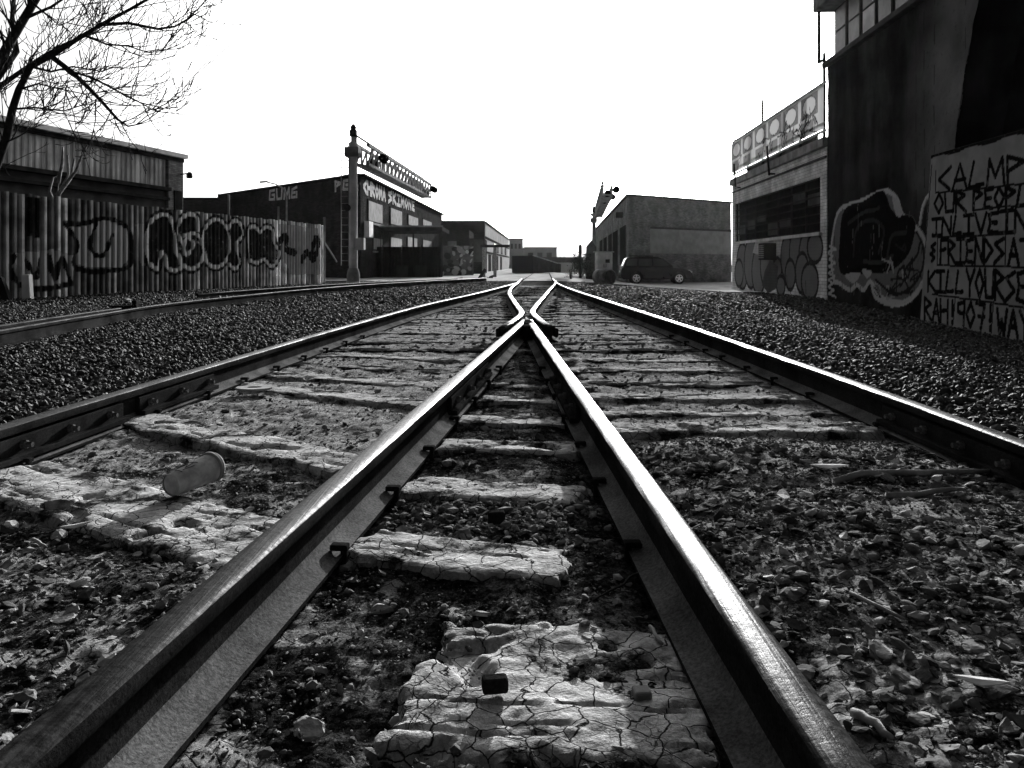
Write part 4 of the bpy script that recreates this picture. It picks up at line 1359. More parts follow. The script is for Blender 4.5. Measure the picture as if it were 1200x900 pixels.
b = MB(); b.box(a0, fD.L, -.012, .02, z0, z1); b.build('painted_band', M['band'], t)
b = MB(); b.box(a0, fD.L, -.06, .02, z1, z1 + .14); b.build('lintel', M['dark'], t)
for (u0, u1, v0, v1) in ((727, 733.5, 264, 300), (718.5, 724, 271, 304), (713, 717, 277, 306), (707.5, 711, 281, 308), (703, 706, 284, 309)):
    a0, z1 = sD.loc(u0, v0); a1, _ = sD.loc(u1, v0); z0 = CAMZ - (v1 - V0) / FPX * (sD.P + sD.d * (a0 + a1) / 2).y
    f = MB(); f.box(a0, a1, -.04, .1, -.2, 3.7); o = f.build('window', M['black'], t); on_wall(o, sD, fD)
    f = MB(); f.box(a0 - .3, a1 + .3, -.12, -.02, -.45, -.2); o2 = f.build('sill', M['grey'], o); on_wall(o2, sD, fD)
p = at(733, 252, 58.5)
f = MB(); f.box(-.2, .15, -.5, 0, -.2, .2)
t2 = thing('wall_lamp', 'dark box lamp fixed near the corner of the brick warehouse above the car', 'lamp', (p.x - .2, 58.4, p.z), sD.rz)
f.build('lamp_body', M['black'], t2, bevel=.03)
t = thing('relay_cabinet', 'pale grey relay cabinet with double doors and a dark sign behind the drum', 'cabinet', (6.4, 56, -.35), .1)
b = MB(); b.box(-.5, .55, 0, .9, .1, 1.98); b.build('cabinet_body', M['lgrey'], t, bevel=.02)
b = MB(); b.box(-.6, .65, -.08, 1.0, 1.98, 2.06); b.build('cabinet_roof', M['grey'], t, bevel=.01)
for x in (-.46, .04):
    b = MB(); b.box(x, x + .46, -.03, .01, .2, 1.9); o = b.build('door', M['lgrey'], t, bevel=.01)
    b = MB(); b.box(x + (.38 if x < 0 else .03), x + (.42 if x < 0 else .07), -.07, -.02, .95, 1.2); b.build('handle', M['dark'], o)
b = MB(); b.box(.05, .35, -.05, -.02, 1.25, 1.5); b.build('sign_plate', M['black'], t)
b = MB(); b.box(-.48, .53, .04, .86, -.1, .12); b.build('plinth', M['dark'], t)
p = at(711, 327, 34)
t = thing('steel_drum', 'rusty steel drum lying on its side at the edge of the right gravel', 'drum', (p.x - .1, 34, float(gz(p.x, 34)) + .33), .15)
b = MB(); b.lathe([(.29, -.42), (.325, -.42), (.32, -.17), (.335, -.15), (.32, -.13), (.32, .13), (.335, .15), (.32, .17), (.325, .42), (.29, .42)], (0, 0, 0), (.35, -.94, 0), 28, cap=False); b.build('drum_body', plain('drum_paint', .25, .6, .5, 4, .3, 30), t, smooth=True)
b = MB()
for s in (-.40, .40):
    b.lathe([(.305, s - .01), (.305, s + .01)], (0, 0, 0), (.35, -.94, 0), 28)
b.build('drum_lid', plain('drum_rust', .09, .7, .5, 6, .4, 40), t)

# ------------------------------------------------------------------ parked car
def car():
    M['carp'] = plain('black_car_paint', .003, .25, .1, 1, .02, 5, spec=.12)
    M['tyre'] = plain('tyre_rubber', .015, .8, .2, 9, .3, 60)
    M['rim'] = plain('alloy_rim', .6, .35, .1, 5, .1, 30, metal=.6)
    M['lens'] = plain('lamp_lens', .5, .2, .1, 5, .05, 30, spec=.6)
    M['tail'] = plain('tail_lens', .12, .2, .1, 5, .05, 30, spec=.6)
    p = at(767, 332, 54)
    t = thing('parked_car', 'black estate style off-roader parked before the brick warehouse', 'car', (p.x + .05, 54, -.5), -.06); t.scale = (1.02, 1.02, 1.07)
    L = 4.62; h0 = .3
    body = [(-2.28, .5), (-2.3, .75), (-2.24, 1.0), (-2.16, 1.06), (.55, 1.06), (.95, 1.02), (1.75, .93), (2.12, .82), (2.28, .62), (2.3, .42), (2.2, .3), (-2.15, .3)]
    # wheel arches cut from the lower edge
    def arch(cx, r, n=10):
        return [(cx + r * math.cos(math.pi * k / n), .36 + r * math.sin(math.pi * k / n)) for k in range(n + 1)]
    low = [(2.2, .3)] + [(1.42 + .41, .3)] + arch(1.42, .41) + [(1.42 - .41, .3)] + [(-1.3 + .41, .3)] + arch(-1.3, .41) + [(-1.3 - .41, .3)] + [(-2.15, .3)]
    poly = body[:10] + low
    b = MB(); b.prism(poly, lambda a, c, h: (a, h, c), -.9, .9); b.build('body', M['carp'], t, bevel=.06, seg=3)
    b = MB()
    lo = [(-2.14, 1.05, .84), (-1.2, 1.05, .86), (.35, 1.05, .86), (1.08, 1.02, .82)]
    hi = [(-1.9, 1.62, .66), (-1.2, 1.7, .68), (.05, 1.69, .68), (.32, 1.6, .66)]
    vs = []
    for a in (lo, hi):
        for s in (-1, 1):
            vs += [(x, s * w_, z) for x, z, w_ in a]
    fs = [(0, 1, 2, 3, 11, 10, 9, 8), (4, 12, 13, 14, 15, 7, 6, 5), (8, 9, 13, 12), (9, 10, 14, 13), (10, 11, 15, 14), (3, 7, 15, 11), (0, 8, 12, 4)]
    b.add(vs, fs); b.build('cabin', M['carp'], t, bevel=.05, seg=3)

    def pane(x0, x1, x2, x3, s):
        # trapezoid on the side of the cabin: bottom x0..x1, top x2..x3
        f = MB(); zb, zt = 1.12, 1.56
        wy = lambda z: .868 - (z - 1.05) * .275
        pts = [(x0, s * wy(zb), zb), (x1, s * wy(zb), zb), (x3, s * wy(zt), zt), (x2, s * wy(zt), zt)]
        off = [(x, y + s * .012, z) for x, y, z in pts]
        inn = [(x, y - s * .03, z) for x, y, z in pts]
        f.add(inn + off, [(0, 1, 2, 3), (4, 5, 6, 7), (0, 1, 5, 4), (1, 2, 6, 5), (2, 3, 7, 6), (3, 0, 4, 7)])
        return f.build('side_window', M['glass'], t)
    for s in (-1, 1):
        pane(-1.98, -1.25, -1.85, -1.22, s); pane(-1.17, -.3, -1.15, -.3, s); pane(-.22, .9, -.22, .3, s)
    f = MB(); f.add([(1.04, -.7, 1.08), (1.04, .7, 1.08), (.38, .58, 1.58), (.38, -.58, 1.58), (1.0, -.7, 1.05), (1.0, .7, 1.05), (.34, .58, 1.55), (.34, -.58, 1.55)], [(0, 1, 2, 3), (4, 7, 6, 5), (0, 3, 7, 4), (1, 5, 6, 2), (0, 4, 5, 1), (3, 2, 6, 7)])
    f.v = [(x + .03, y, z + .02) for x, y, z in f.v]; f.build('windscreen', M['glass'], t)
    f = MB(); f.obox((-2.05, 0, 1.34), (.09, 0, .21), (0, .62, 0), (.02, 0, -.01)); f.build('rear_window', M['lens'], t)
    for s in (-1, 1):
        f = MB(); f.obox((2.12, s * .66, .76), (.13, 0, -.05), (0, .19, 0), (.03, 0, .08)); f.build('headlight', M['lens'], t, bevel=.03)
        f = MB(); f.obox((-2.22, s * .76, .95), (.05, 0, 0), (0, .12, 0), (.01, 0, .17)); f.build('tail_light', M['tail'], t, bevel=.02)
        f = MB(); f.obox((.8, s * 1.0, 1.13), (.06, 0, 0), (0, .1, 0), (0, 0, .075)); f.build('wing_mirror', M['carp'], t, bevel=.02)
        f = MB(); f.bar((-1.7, s * .6, 1.75), (-.2, s * .6, 1.74), .022); f.bar((-1.65, s * .6, 1.66), (-1.65, s * .6, 1.75), .02); f.bar((-.25, s * .6, 1.66), (-.25, s * .6, 1.75), .02); f.build('roof_rail', M['dark'], t)
        for x in (-.35, .6):
            f = MB(); f.box(x - .32, x - .16, s * .91 - .015, s * .91 + .015, .93, .965); f.build('door_handle', M['dark'], t)
        for x in (-1.3, 1.42):
            f = MB(); f.lathe([(.2, -.11), (.33, -.11), (.36, -.07), (.36, .07), (.33, .11), (.2, .11)], (x, s * .79, .36), (0, 1, 0), 28); w_ = f.build('wheel', M['tyre'], t)
            f = MB(); f.lathe([(.235, 0), (.235, .02), (.2, .022), (.19, -.02)], (x, s * .895, .36), (0, s, 0), 24, cap=False)
            for k in range(5):
                a = 2 * math.pi * k / 5 + .3; d = Vector((math.cos(a), 0, math.sin(a)))
                f.obox(Vector((x, s * .905, .36)) + d * .12, d * .11, d.cross(Vector((0, 1, 0))) * .042, Vector((0, .012, 0)))
            f.lathe([(.06, 0), (.05, .03)], (x, s * .9, .36), (0, s, 0), 12)
            f.build('rim', M['rim'], w_)
    f = MB(); f.box(2.24, 2.33, -.75, .75, .34, .52); f.box(-2.36, -2.24, -.8, .8, .36, .58); f.build('bumper', M['dark'], t, bevel=.03)
    f = MB(); f.box(-2.335, -2.3, -.25, .25, .72, .83); f.build('number_plate', M['white'], t)


car()

# ------------------------------------------------------------------ white glazed brick building on the right
M['gbrick'] = brick('white_glazed_brick', .62, .2, .3, .1, .08, .5, paint=True)
wE = Wall((9.59, 35.3), (9.085, 23.4)); L = wE.L
t = thing('white_brick_building', 'white glazed brick building with a long grilled window and grey bubble graffiti', 'building', (wE.P.x, wE.P.y, 0), wE.rz)
res = .03
zt = 4.2
def wallpiece(a0, a1, z0, z1, name='wall'):
    A, Z = np.meshgrid(np.linspace(a0, a1, max(2, int((a1 - a0) / res))), np.linspace(z0, z1, max(2, int((z1 - z0) / res))))
    cv = Canvas(A, Z)
    if z0 < 0:
        P_ = wE.pts
        bub = [(870, 312, 7, 27), (880, 308, 8, 30), (889, 318, 8, 28), (866, 320, 5, 16), (899, 312, 8, 26), (922, 302, 7, 26), (933, 298, 8, 30), (944, 304, 8, 32), (926, 322, 6, 18), (940, 320, 8, 24), (955, 290, 9, 18), (949, 330, 10, 22), (911, 316, 5, 14), (915, 335, 5, 12)]
        for u, v, ru, rv in bub:
            e = [(u + ru * math.cos(k * math.pi / 8), v + rv * math.sin(k * math.pi / 8)) for k in range(16)]
            q = P_(e)
            cv.fill(q, .13)
            cv.stroke(q, .13, .012, closed=True)
        for u, v, ru, rv in bub:
            cv.stroke(P_([(u, v + rv * .8), (u + .5, v + rv * 1.25)]), .05, .03)
        cv.fill(P_([(896, 318), (902, 305), (912, 312), (910, 338), (900, 344), (893, 334)]), .045)
        cv.fill(P_([(886, 280), (905, 278), (908, 288), (893, 300), (882, 296)]), .3, .7)
    return sheet(A, Z, A * 0, name, M['gbrick'], t, cv)


w0 = 1.75; w1 = 3.38; a0 = .55; a1 = L - .55
wallpiece(0, L, -.7, w0); wallpiece(0, L, w1, zt); wallpiece(0, a0, w0, w1); wallpiece(a1, L, w0, w1)
b = MB(); b.box(0, L, .3, 8, -.7, zt - .05); b.build('inner_block', M['dark'], t)
M['gbrickend'] = brick('white_brick_end', .7, .2, .3, .1, .08, .5, axis='y')
b = MB(); b.box(L - .3, L + .001, .002, .3, -.7, zt); b.box(0, .3, .002, 8, -.7, zt); b.build('end_wall', M['gbrickend'], t)
f = MB(); f.box(a0, a1, .18, .25, w0, w1); wn = f.build('window', M['black'], t)
f = MB()
for z in np.linspace(w0 + .03, w1 - .03, 7):
    f.box(a0, a1, .02, .06, z - .02, z + .02)
for a in np.linspace(a0 + .02, a1 - .02, 8):
    f.box(a - .03, a + .03, .06, .12, w0, w1)
f.build('window_grille', M['dark'], wn)
f = MB()
g = random.Random(3)
for a in np.linspace(a0 + .1, a1 - 1.6, 7):
    z = g.uniform(w0 + .1, w1 - .6); f.box(a, a + 1.3, .13, .17, z, z + g.uniform(.2, .5))
f.build('window_slats', M['dwall'], wn)
f = MB(); f.box(a0 - .1, a1 + .1, -.08, .1, w0 - .1, w0 + .0); f.build('sill', M['lgrey'], wn)
b = MB(); b.box(-.05, L + .02, -.12, .4, zt, zt + .28); b.build('parapet_coping', M['grey'], t, bevel=.02)
b = MB(); b.box(0, L, -.05, .02, zt - .32, zt - .26); b.build('string_course', M['dwall'], t)
p = at(906, 298, 29)
s0, z0 = wE.loc(906, 298)
c = wE.P + wE.d * s0
t = thing('air_conditioner', 'window air conditioner unit jutting out amid the grey bubble graffiti', 'air conditioner', (c.x, c.y, 1.0), wE.rz)
b = MB(); b.box(-.4, .4, -.42, .02, -.05, .55); b.build('casing', M['dark'], t, bevel=.02)
b = MB()
for k in range(7):
    b.box(-.34, .34, -.435, -.415, .02 + k * .07, .055 + k * .07)
b.build('grille', M['grey'], t)

# billboard standing on its parapet
M['panel'] = plain('billboard_sheet', .6, .6, .15, 1, .2, 20, paint=True)
_t = M['panel'].node_tree; _b = [n for n in _t.nodes if n.type == 'BSDF_PRINCIPLED'][0]; _o = [n for n in _t.nodes if n.type == 'OUTPUT_MATERIAL'][0]
_tr = _t.nodes.new('ShaderNodeBsdfTranslucent'); _mx = _t.nodes.new('ShaderNodeMixShader'); _mx.inputs[0].default_value = .55
_t.links.new(_b.inputs['Base Color'].links[0].from_socket, _tr.inputs[0]); _t.links.new(_b.outputs[0], _mx.inputs[1]); _t.links.new(_tr.outputs[0], _mx.inputs[2]); _t.links.new(_mx.outputs[0], _o.inputs[0])
t = thing('billboard', 'pale graffiti covered billboard on posts above the white brick building', 'billboard', (wE.P.x, wE.P.y, 0), wE.rz)
A, Z = np.meshgrid(np.arange(0, L - .1, .035), np.arange(4.72, 6.05, .035)); cv = Canvas(A, Z)
for a in np.arange(.2, L - 1, 1.9):
    cv.fill([(a, 5.3), (a + 1.6, 5.3), (a + 1.6, 5.98), (a, 5.98)], .2)
    cv.ell((a + .8, 5.64), .62, .28, .62); cv.stroke([(a + .8 + .62 * math.cos(k * .4), 5.64 + .28 * math.sin(k * .4)) for k in range(17)], .04, .06)
    cv.fill([(a + .1, 4.76), (a + 1.2, 4.76), (a + 1.2, 5.2), (a + .1, 5.2)], .25)
g = random.Random(9)
for k in range(26):
    a = g.uniform(.4, L - .6) if k > 14 else g.uniform(L * .62, L - .5); z = g.uniform(4.85, 5.35)
    cv.stroke(curve([(a + g.uniform(-.4, .4), z + g.uniform(-.22, .3)) for _ in range(5)], 5), .045, .03)
sheet(A, Z, A * 0 - .05, 'sign_sheet', M['panel'], t, cv)
b = MB(); b.box(0, L - .1, -.03, .03, 6.05, 6.12); b.box(0, L - .1, -.03, .03, 4.65, 4.72); b.box(0, L - .1, -.04, -.0, 4.9, 4.94); b.build('sign_frame', M['lgrey'], t)
for k, a in enumerate(np.linspace(.2, L - .4, 6)):
    b = MB(); b.box(a - .04, a + .04, .03, .1, zt + .2, 6.1 + (.9 if k in (2, 5, 0) else 0)); b.build('sign_post', M['dark'], t)
for k, a in enumerate((1.5, 6.6)):
    b = MB(); b.beam((a, -.2, 3.95), (a - .1, -.25, 5.0), .06, .06); b.beam((a, -.2, 4.0), (a, .0, 4.0), .06, .06); b.build('sign_brace', M['dark'], t)
b = MB(); b.box(2.2, L - 1.2, .12, .16, zt + .28, zt + .55); b.build('back_board', M['dwall'], t)

# ------------------------------------------------------------------ tall dark building on the right
M['dconc'] = plain('blackened_concrete', .021, .75, .5, .8, .4, 14, .02, streak=1.2, paint=True)
M['tar'] = plain('black_tar_wall', .012, .7, .5, 2, .5, 12, .02)
wF = Wall((9.07, 23.3), (8.31, 5.0)); 
t = thing('concrete_building', 'tall blackened concrete building with a cornice, high windows and a big dark graffiti piece', 'building', (wF.P.x, wF.P.y, 0), wF.rz)
Lp = 8.0
A, Z = np.meshgrid(np.arange(0, Lp + .5, .035), np.arange(-.7, 6.46, .035))
edge = wF.loc(1118, 188)[0] + (wF.loc(1150, 0)[0] - wF.loc(1118, 188)[0]) * np.clip((Z - 2.9) / 3.0, 0, 1) ** 1.4 + .12 * fbm(Z * 2, Z * 0, 4, 70)
A2 = np.minimum(A, edge)
cv = Canvas(A, Z); P_ = wF.pts
halo = P_(curve([(976, 275), (984, 246), (1008, 236), (1034, 224), (1044, 226), (1052, 234), (1058, 252), (1068, 262), (1080, 275), (1088, 300), (1082, 330), (1064, 352), (1046, 354), (1030, 346), (1020, 330), (1012, 340), (1004, 334), (996, 340), (984, 332), (977, 328), (974, 300)], 5, True))
cv.fill(halo, .12, .9)
cv.stroke(halo, .13, .34)
blob = P_(curve([(985, 282), (990, 248), (1012, 238), (1034, 226), (1044, 248), (1056, 254), (1070, 258), (1070, 275), (1062, 298), (1042, 315), (1012, 318), (986, 318)], 5, True))
cv.fill(blob, .006, 1)
cv.stroke(blob, .12, .008)
for ln in ([(1000, 300), (1004, 268), (1022, 258), (1036, 270), (1030, 296)], [(1040, 300), (1046, 276), (1062, 272)], [(994, 262), (1010, 250), (1030, 244)], [(1012, 306), (1030, 308), (1046, 300)]):
    cv.stroke(P_(curve(ln, 6)), .10, .03, .7)
for k in range(40):
    u_, v_ = random.uniform(978, 1080), random.uniform(238, 340)
    a_, z_ = wF.loc(u_, v_); cv.stroke([(a_, z_), (a_ + random.uniform(-.05, .05), z_ - random.uniform(.05, .45))], .025, random.choice([.01, .07, .16]), .7)
for k in range(14):
    u_, v_ = random.uniform(1025, 1082), random.uniform(290, 345)
    cv.stroke(P_(curve([(u_ + random.uniform(-9, 9), v_ + random.uniform(-9, 9)) for _ in range(4)], 5)), .05, random.choice([.02, .02, .28]), .9)
for e in ([(1046, 232), (1054, 236), (1057, 252), (1050, 252)], [(990, 322), (1000, 332), (1008, 320)], [(1010, 316), (1016, 326), (1022, 318)]):
    cv.fill(P_(curve(e, 5, True)), .3)
for ln in ([(1026, 328), (1040, 340), (1050, 345), (1066, 338), (1080, 318), (1082, 290), (1074, 272)], [(1050, 345), (1052, 320), (1060, 312)], [(1064, 338), (1060, 318), (1074, 300), (1078, 285)], [(1058, 312), (1064, 325), (1068, 305)]):
    cv.stroke(P_(curve(ln, 6)), .08, .02)
cv.stroke(P_(curve([(1021, 332), (1026, 348), (1044, 357), (1062, 354), (1076, 342)], 6)), .12, .35)
g = random.Random(2)
zz = [(970 + (k % 2) * 8 + g.uniform(-2, 2), 288 + k * 4.0) for k in range(16)]
cv.stroke(P_(zz), .07, .35)
cv.stroke(P_(curve([(1078, 262), (1082, 240), (1090, 226)], 5)), .12, .35)
# spalled, paler concrete toward the broken edge
pale = sstep(3.2, .2, edge - A) * sstep(1.0, 3.2, Z) * (.45 + 1.1 * (fbm(A * 1.2, Z * 1.2, 4, 81) + .3))
k = (cv.m < .1)
course = (np.abs((Z + .1) % .42) > .03) & (np.abs((A + .4 * (np.floor((Z + .1) / .42) % 2)) % .85) > .025)
pale = pale * np.where(course, 1, .35)
cv.v = np.where(k, .19, cv.v); cv.m = np.where(k, np.clip(pale, 0, 1) * .75, cv.m)
D = .05 * fbm(A * 1.5, Z * 1.5, 4, 82) * (cv.m < .9)
o = sheet(A2, Z, D, 'front_wall', M['dconc'], t, cv, smooth=True)
b = MB(); b.box(0, wF.L, .9, 14, -.9, 6.46); b.box(0, Lp - 1, .06, 1, -.9, 6.46); b.build('recessed_wall', M['tar'], t)
# broken return of the front wall
ee = np.arange(-.7, 6.46, .1); er = np.interp(ee, Z[:, 0], edge[:, 0])
A3 = np.stack([er, er + .25 * 0, er], 1); Z3 = np.stack([ee] * 3, 1); D3 = np.stack([ee * 0 + .0, ee * 0 + .45, ee * 0 + .95], 1)
sheet(A3, Z3, D3, 'wall_return', M['dconc'], t, Canvas(A3, Z3))
b = MB(); b.box(-.1, wF.L, -.14, 1.0, 6.46, 6.6); b.build('ledge', M['dwall'], t, bevel=.02)
b = MB(); b.box(0, wF.L, .2, 14, 6.6, 8.1); b.build('upper_wall', M['tar'], t)
M['pane'] = plain('grimy_pane', .10, .5, .5, .9, .1, 6, spec=.05)
a = .35
kk = 0
while a < 12:
    f = MB(); f.box(a, a + .85, .1, .19, 6.68, 8.0); wn = f.build('window', M['dwall'], t)
    for zi in range(2):
        for xi in range(1):
            f = MB(); f.box(a + .06, a + .79, .085, .1, 6.74 + zi * .63, 7.31 + zi * .63); f.build('pane', M['white'] if (kk == 2 and zi == 0) else M['pane'], wn)
    a += .98; kk += 1
b = MB(); b.box(-.25, wF.L, -.35, 14, 8.1, 8.75); b.build('cornice', M['grey'], t, bevel=.04)
b = MB(); b.bar((-.12, -.2, 6.6), (-.12, -.2, 8.1), .05, 8); b.bar((-.12, -.2, 6.62), (.3, -.2, 6.62), .04, 8); b.build('drain_pipe', M['dark'], t)

# lettered wall in front of it
M['calm'] = plain('whitewashed_concrete', .22, .85, .2, 1.5, .5, 40, .01, paint=True)
wG = Wall((8.1 + .0421 * 16.8 - .12, 16.8), (8.1 + .0421 * 5 - .12, 5.0))
t = thing('lettered_wall', 'whitewashed concrete wall covered with rows of black brush lettering', 'wall', (wG.P.x, wG.P.y, 0), wG.rz)
A, Z = np.meshgrid(np.arange(-.42, wG.L, .02), np.arange(-.75, 3.06, .02))
cv = Canvas(A, Z)
rows = [('CALMP', 1098, 1204, (197, 225, 180, 212)), ('OUR', 1095, 1134, (228, 250, 222, 248)), ('PEOPLE', 1141, 1222, (222, 246, 216, 240)), ('INLIVEIN', 1093, 1207, (257, 276, 244, 272)), ('&', 1091, 1100, (285, 306, 284, 306)), ('FRIENDS', 1103, 1179, (281, 309, 278, 308)),
        ('AT', 1183, 1212, (280, 310, 282, 312)), ('KILL', 1089, 1133, (318, 341, 318, 344)), ('YOURSELF', 1134, 1236, (316, 346, 318, 360)), ('RAH!907!', 1086, 1170, (349, 374, 358, 388)), ('WAY', 1171, 1212, (362, 392, 366, 398))]
for s_, u0, u1, (vt0, vb0, vt1, vb1) in rows:
    x0, zt0 = wG.loc(u0, vt0); _, zb0 = wG.loc(u0, vb0); x1, zt1 = wG.loc(u1, vt1); _, zb1 = wG.loc(u1, vb1)
    text(cv, s_, x0, x1, zb0, zt0, zb1, zt1, .085, .008, gap=.14)
for ln in ([(1097, 226), (1140, 222), (1210, 214)], [(1141, 247), (1180, 242), (1210, 240)], [(1141, 222), (1141, 247)], [(1100, 278), (1150, 276), (1180, 274)], [(1100, 280), (1100, 311), (1180, 312), (1210, 315)], [(1180, 275), (1180, 310)], [(1095, 345), (1150, 352), (1210, 362)], [(1097, 200), (1097, 226)],
           [(1092, 194), (1086, 290), (1079, 376)], [(1122, 349), (1120, 380)], [(1167, 356), (1165, 390)]):
    cv.stroke(wG.pts(ln), .04, .012)
cv.put(Z > 2.98 + .03 * np.sin(A * 5), .01)
bat = (3.06 - Z) * .015
lim = -.11 * (3.06 - Z)
V = np.stack([np.maximum(A, lim).ravel(), (-bat).ravel(), Z.ravel()], 1)
npobj('wall_face', V, gridfaces(*A.shape), M['calm'], t, attrs={'pv': cv.v.ravel(), 'pm': cv.m.ravel()})
b = MB(); b.prism([(0, -.8), (.75, -.8), (.75, 3.1), (.005, 3.058), (-.053, -.75)], lambda a_, c_, h: (h - (.11 * (3.06 - c_) if h < 1 else 0), a_, c_), .012, wG.L); b.v = [(x, y + .004, z) for x, y, z in b.v]; b.build('wall_core', M['dwall'], t)

# ------------------------------------------------------------------ small things near the camera
cp = at(205, 586, 2.78); 
t = thing('paper_cup', 'crumpled paper coffee cup lying on the pale cracked tie', 'cup', (at(213, 580, 2.75).x, 2.66, .065), 0)
ax = Vector((.36, .9, .09)).normalized()
Lc = .19
M['cup'] = plain('printed_paper', .4, .6, .25, 30, .15, 60, .002)
b = MB(); b.lathe([(.036, 0), (.038, .004), (.049, Lc)], (0, 0, 0), ax, 32, cap=False); b.lathe([(.0355, .006), (.001, .006)], (0, 0, 0), ax, 32, cap=False); cb = b.build('cup_wall', M['cup'], t, smooth=True)
b = MB(); b.lathe([(.0495, Lc - .014), (.0545, Lc - .009), (.0545, Lc - .004), (.051, Lc - .001), (.0535, Lc + .003), (.0485, Lc + .012), (.042, Lc + .014), (.001, Lc + .011)], (0, 0, 0), ax, 32, cap=False); b.build('lid', M['grey'], t, smooth=True)
b = MB()
up = Vector((-.1, -.5, .85)); up = (up - ax * up.dot(ax)).normalized(); sd = ax.cross(up)
g = random.Random(8)
def cup_pt(h, ang):
    r = .038 + (.049 - .038) * h / Lc + .0008
    return ax * h + (up * math.cos(ang) + sd * math.sin(ang)) * r
for (h0, a0_, h1, a1_) in ((.05, -.5, .085, -.2), (.085, -.2, .06, .1), (.06, .1, .1, .0), (.1, -.35, .11, .25), (.045, .2, .09, .35), (.03, -.3, .035, .4)):
    b.tube([cup_pt(h0 + (h1 - h0) * k / 4, a0_ + (a1_ - a0_) * k / 4) for k in range(5)], .0009, 4)
b.build('printed_mark', M['dark'], t)

t = thing('washer_plate', 'flat pale ring washer plate lying on a left tie', 'washer', (at(298, 461, 4.95).x, 4.95, .03))
b = MB(); n = 20
vs = [(r * math.cos(2 * math.pi * k / n) * 1.3, r * math.sin(2 * math.pi * k / n), z) for z in (0, .012) for r in (.035, .085) for k in range(n)]
fs = []
for k in range(n):
    k2 = (k + 1) % n
    fs += [(k, k2, n + k2, n + k), (2 * n + k, 3 * n + k, 3 * n + k2, 2 * n + k2), (n + k, n + k2, 3 * n + k2, 3 * n + k), (k, 2 * n + k, 2 * n + k2, k2)]
b.add(vs, fs); b.build('washer_ring', M['conc'], t)


def placed_rock(u, v, r, lab, sh, seed, name='rock', flat=(.35, .55), z=None):
    d = FPX * (CAMZ - .01) / (v - V0); p = at(u, v, d)
    zz = float(soil_h(np.array([p.x]), np.array([d]))[0]) if z is None else z
    V, F, s_ = stones(np.array([[0, 0, r * .15]]), [r], seed, 3, flat, tilt=.12, jit=.1)
    o = npobj(name, V, F, M['rock'], attrs={'sh': s_ * 0 + sh})
    o.location = (p.x, d, max(zz, -.03)); tag(o, lab, 'rock', None)
    return o


rocks = [(450, 697, .035, 'pale rounded rock beside the thick cracked tie between the inner rails', 1.7), (618, 634, .035, 'dark angular rock behind the thick cracked tie', .6), (555, 592, .028, 'grey rock in the row of rubble behind the thick cracked tie', 1.2),
         (780, 762, .028, 'rounded grey rock close to the foot of the shiny inner rail', .8), (688, 738, .02, 'pale pebble on the far right corner of the mud slab', 1.6), (565, 708, .026, 'pale wedge shaped rock on the far edge of the mud slab', 1.5),
         (600, 703, .024, 'dark wedge of rock next to the pale one on the mud slab edge', .5), (362, 832, .034, 'flat cracked pale rock at lower left of the mud slab', 1.3), (940, 688, .026, 'smooth pale rock in the right rubble near the shiny rail', 1.5),
         (920, 708, .026, 'dark grey rock just nearer the camera than the smooth pale one', .7), (1030, 775, .032, 'large pale flat rock in the right rubble', 1.5), (1050, 805, .027, 'blocky grey rock beside the large pale flat rock', 1.0),
         (1018, 695, .022, 'pointed pale rock in the middle of the right rubble', 1.4), (1070, 680, .026, 'grey rock with a flat top in the right rubble', 1.0), (1175, 762, .028, 'pale rock near the right edge of the rubble', 1.1),
         (1120, 886, .024, 'pale rock at the bottom edge of the right rubble', 1.3), (900, 640, .018, 'small disc shaped white stone in the right rubble', 2.4), (995, 755, .02, 'pale sliver of stone left of the large flat rock', 1.7),
         (985, 770, .022, 'dark stone left of the large flat rock', .45), (155, 620, .024, 'dark stone in front of the paper cup tie', .6), (70, 622, .03, 'flat grey stone in the left rubble', 1.1), (95, 690, .028, 'cracked pale stone in the left rubble', 1.3),
         (75, 730, .03, 'large pale stone near the left edge of the rubble', 1.4), (100, 805, .022, 'pale stone lying below the worn rail at left', 1.2), (840, 432, .03, 'flat white stone on the far right ties', 2.4), (160, 645, .016, 'small white stone in the left dirt', 2.0)]
for i, (u, v, r, lab, sh) in enumerate(rocks):
    placed_rock(u, v, r, lab, sh, 200 + i)
for i, (u, v, x, lab) in enumerate(((582, 610, .032, 'dark steel block standing on the broken centre tie'),)):
    d = 2.5; p = at(u, v, d)
    t = thing('steel_block', lab, 'steel block', (p.x, d, .0), .1)
    b = MB(); b.box(-.026, .026, -.02, .02, -.02, .03); b.build('block_body', M['rust'], t, bevel=.008)
t = thing('bolt_nut', 'square rusty nut standing on the mud slab', 'nut', (at(580, 815, 1.5).x, 1.5, .02), .15)
b = MB(); b.box(-.024, .024, -.015, .015, -.02, .008); b.build('nut_body', M['rust'], t, bevel=.006)
t = thing('cut_peg', 'small square wooden peg standing right of the mud slab', 'peg', (at(752, 808, 1.5).x, 1.5, -.03), .1)
b = MB(); b.box(-.016, .016, -.016, .016, -.03, .035); b.build('peg_body', M['wood'], t, bevel=.004)


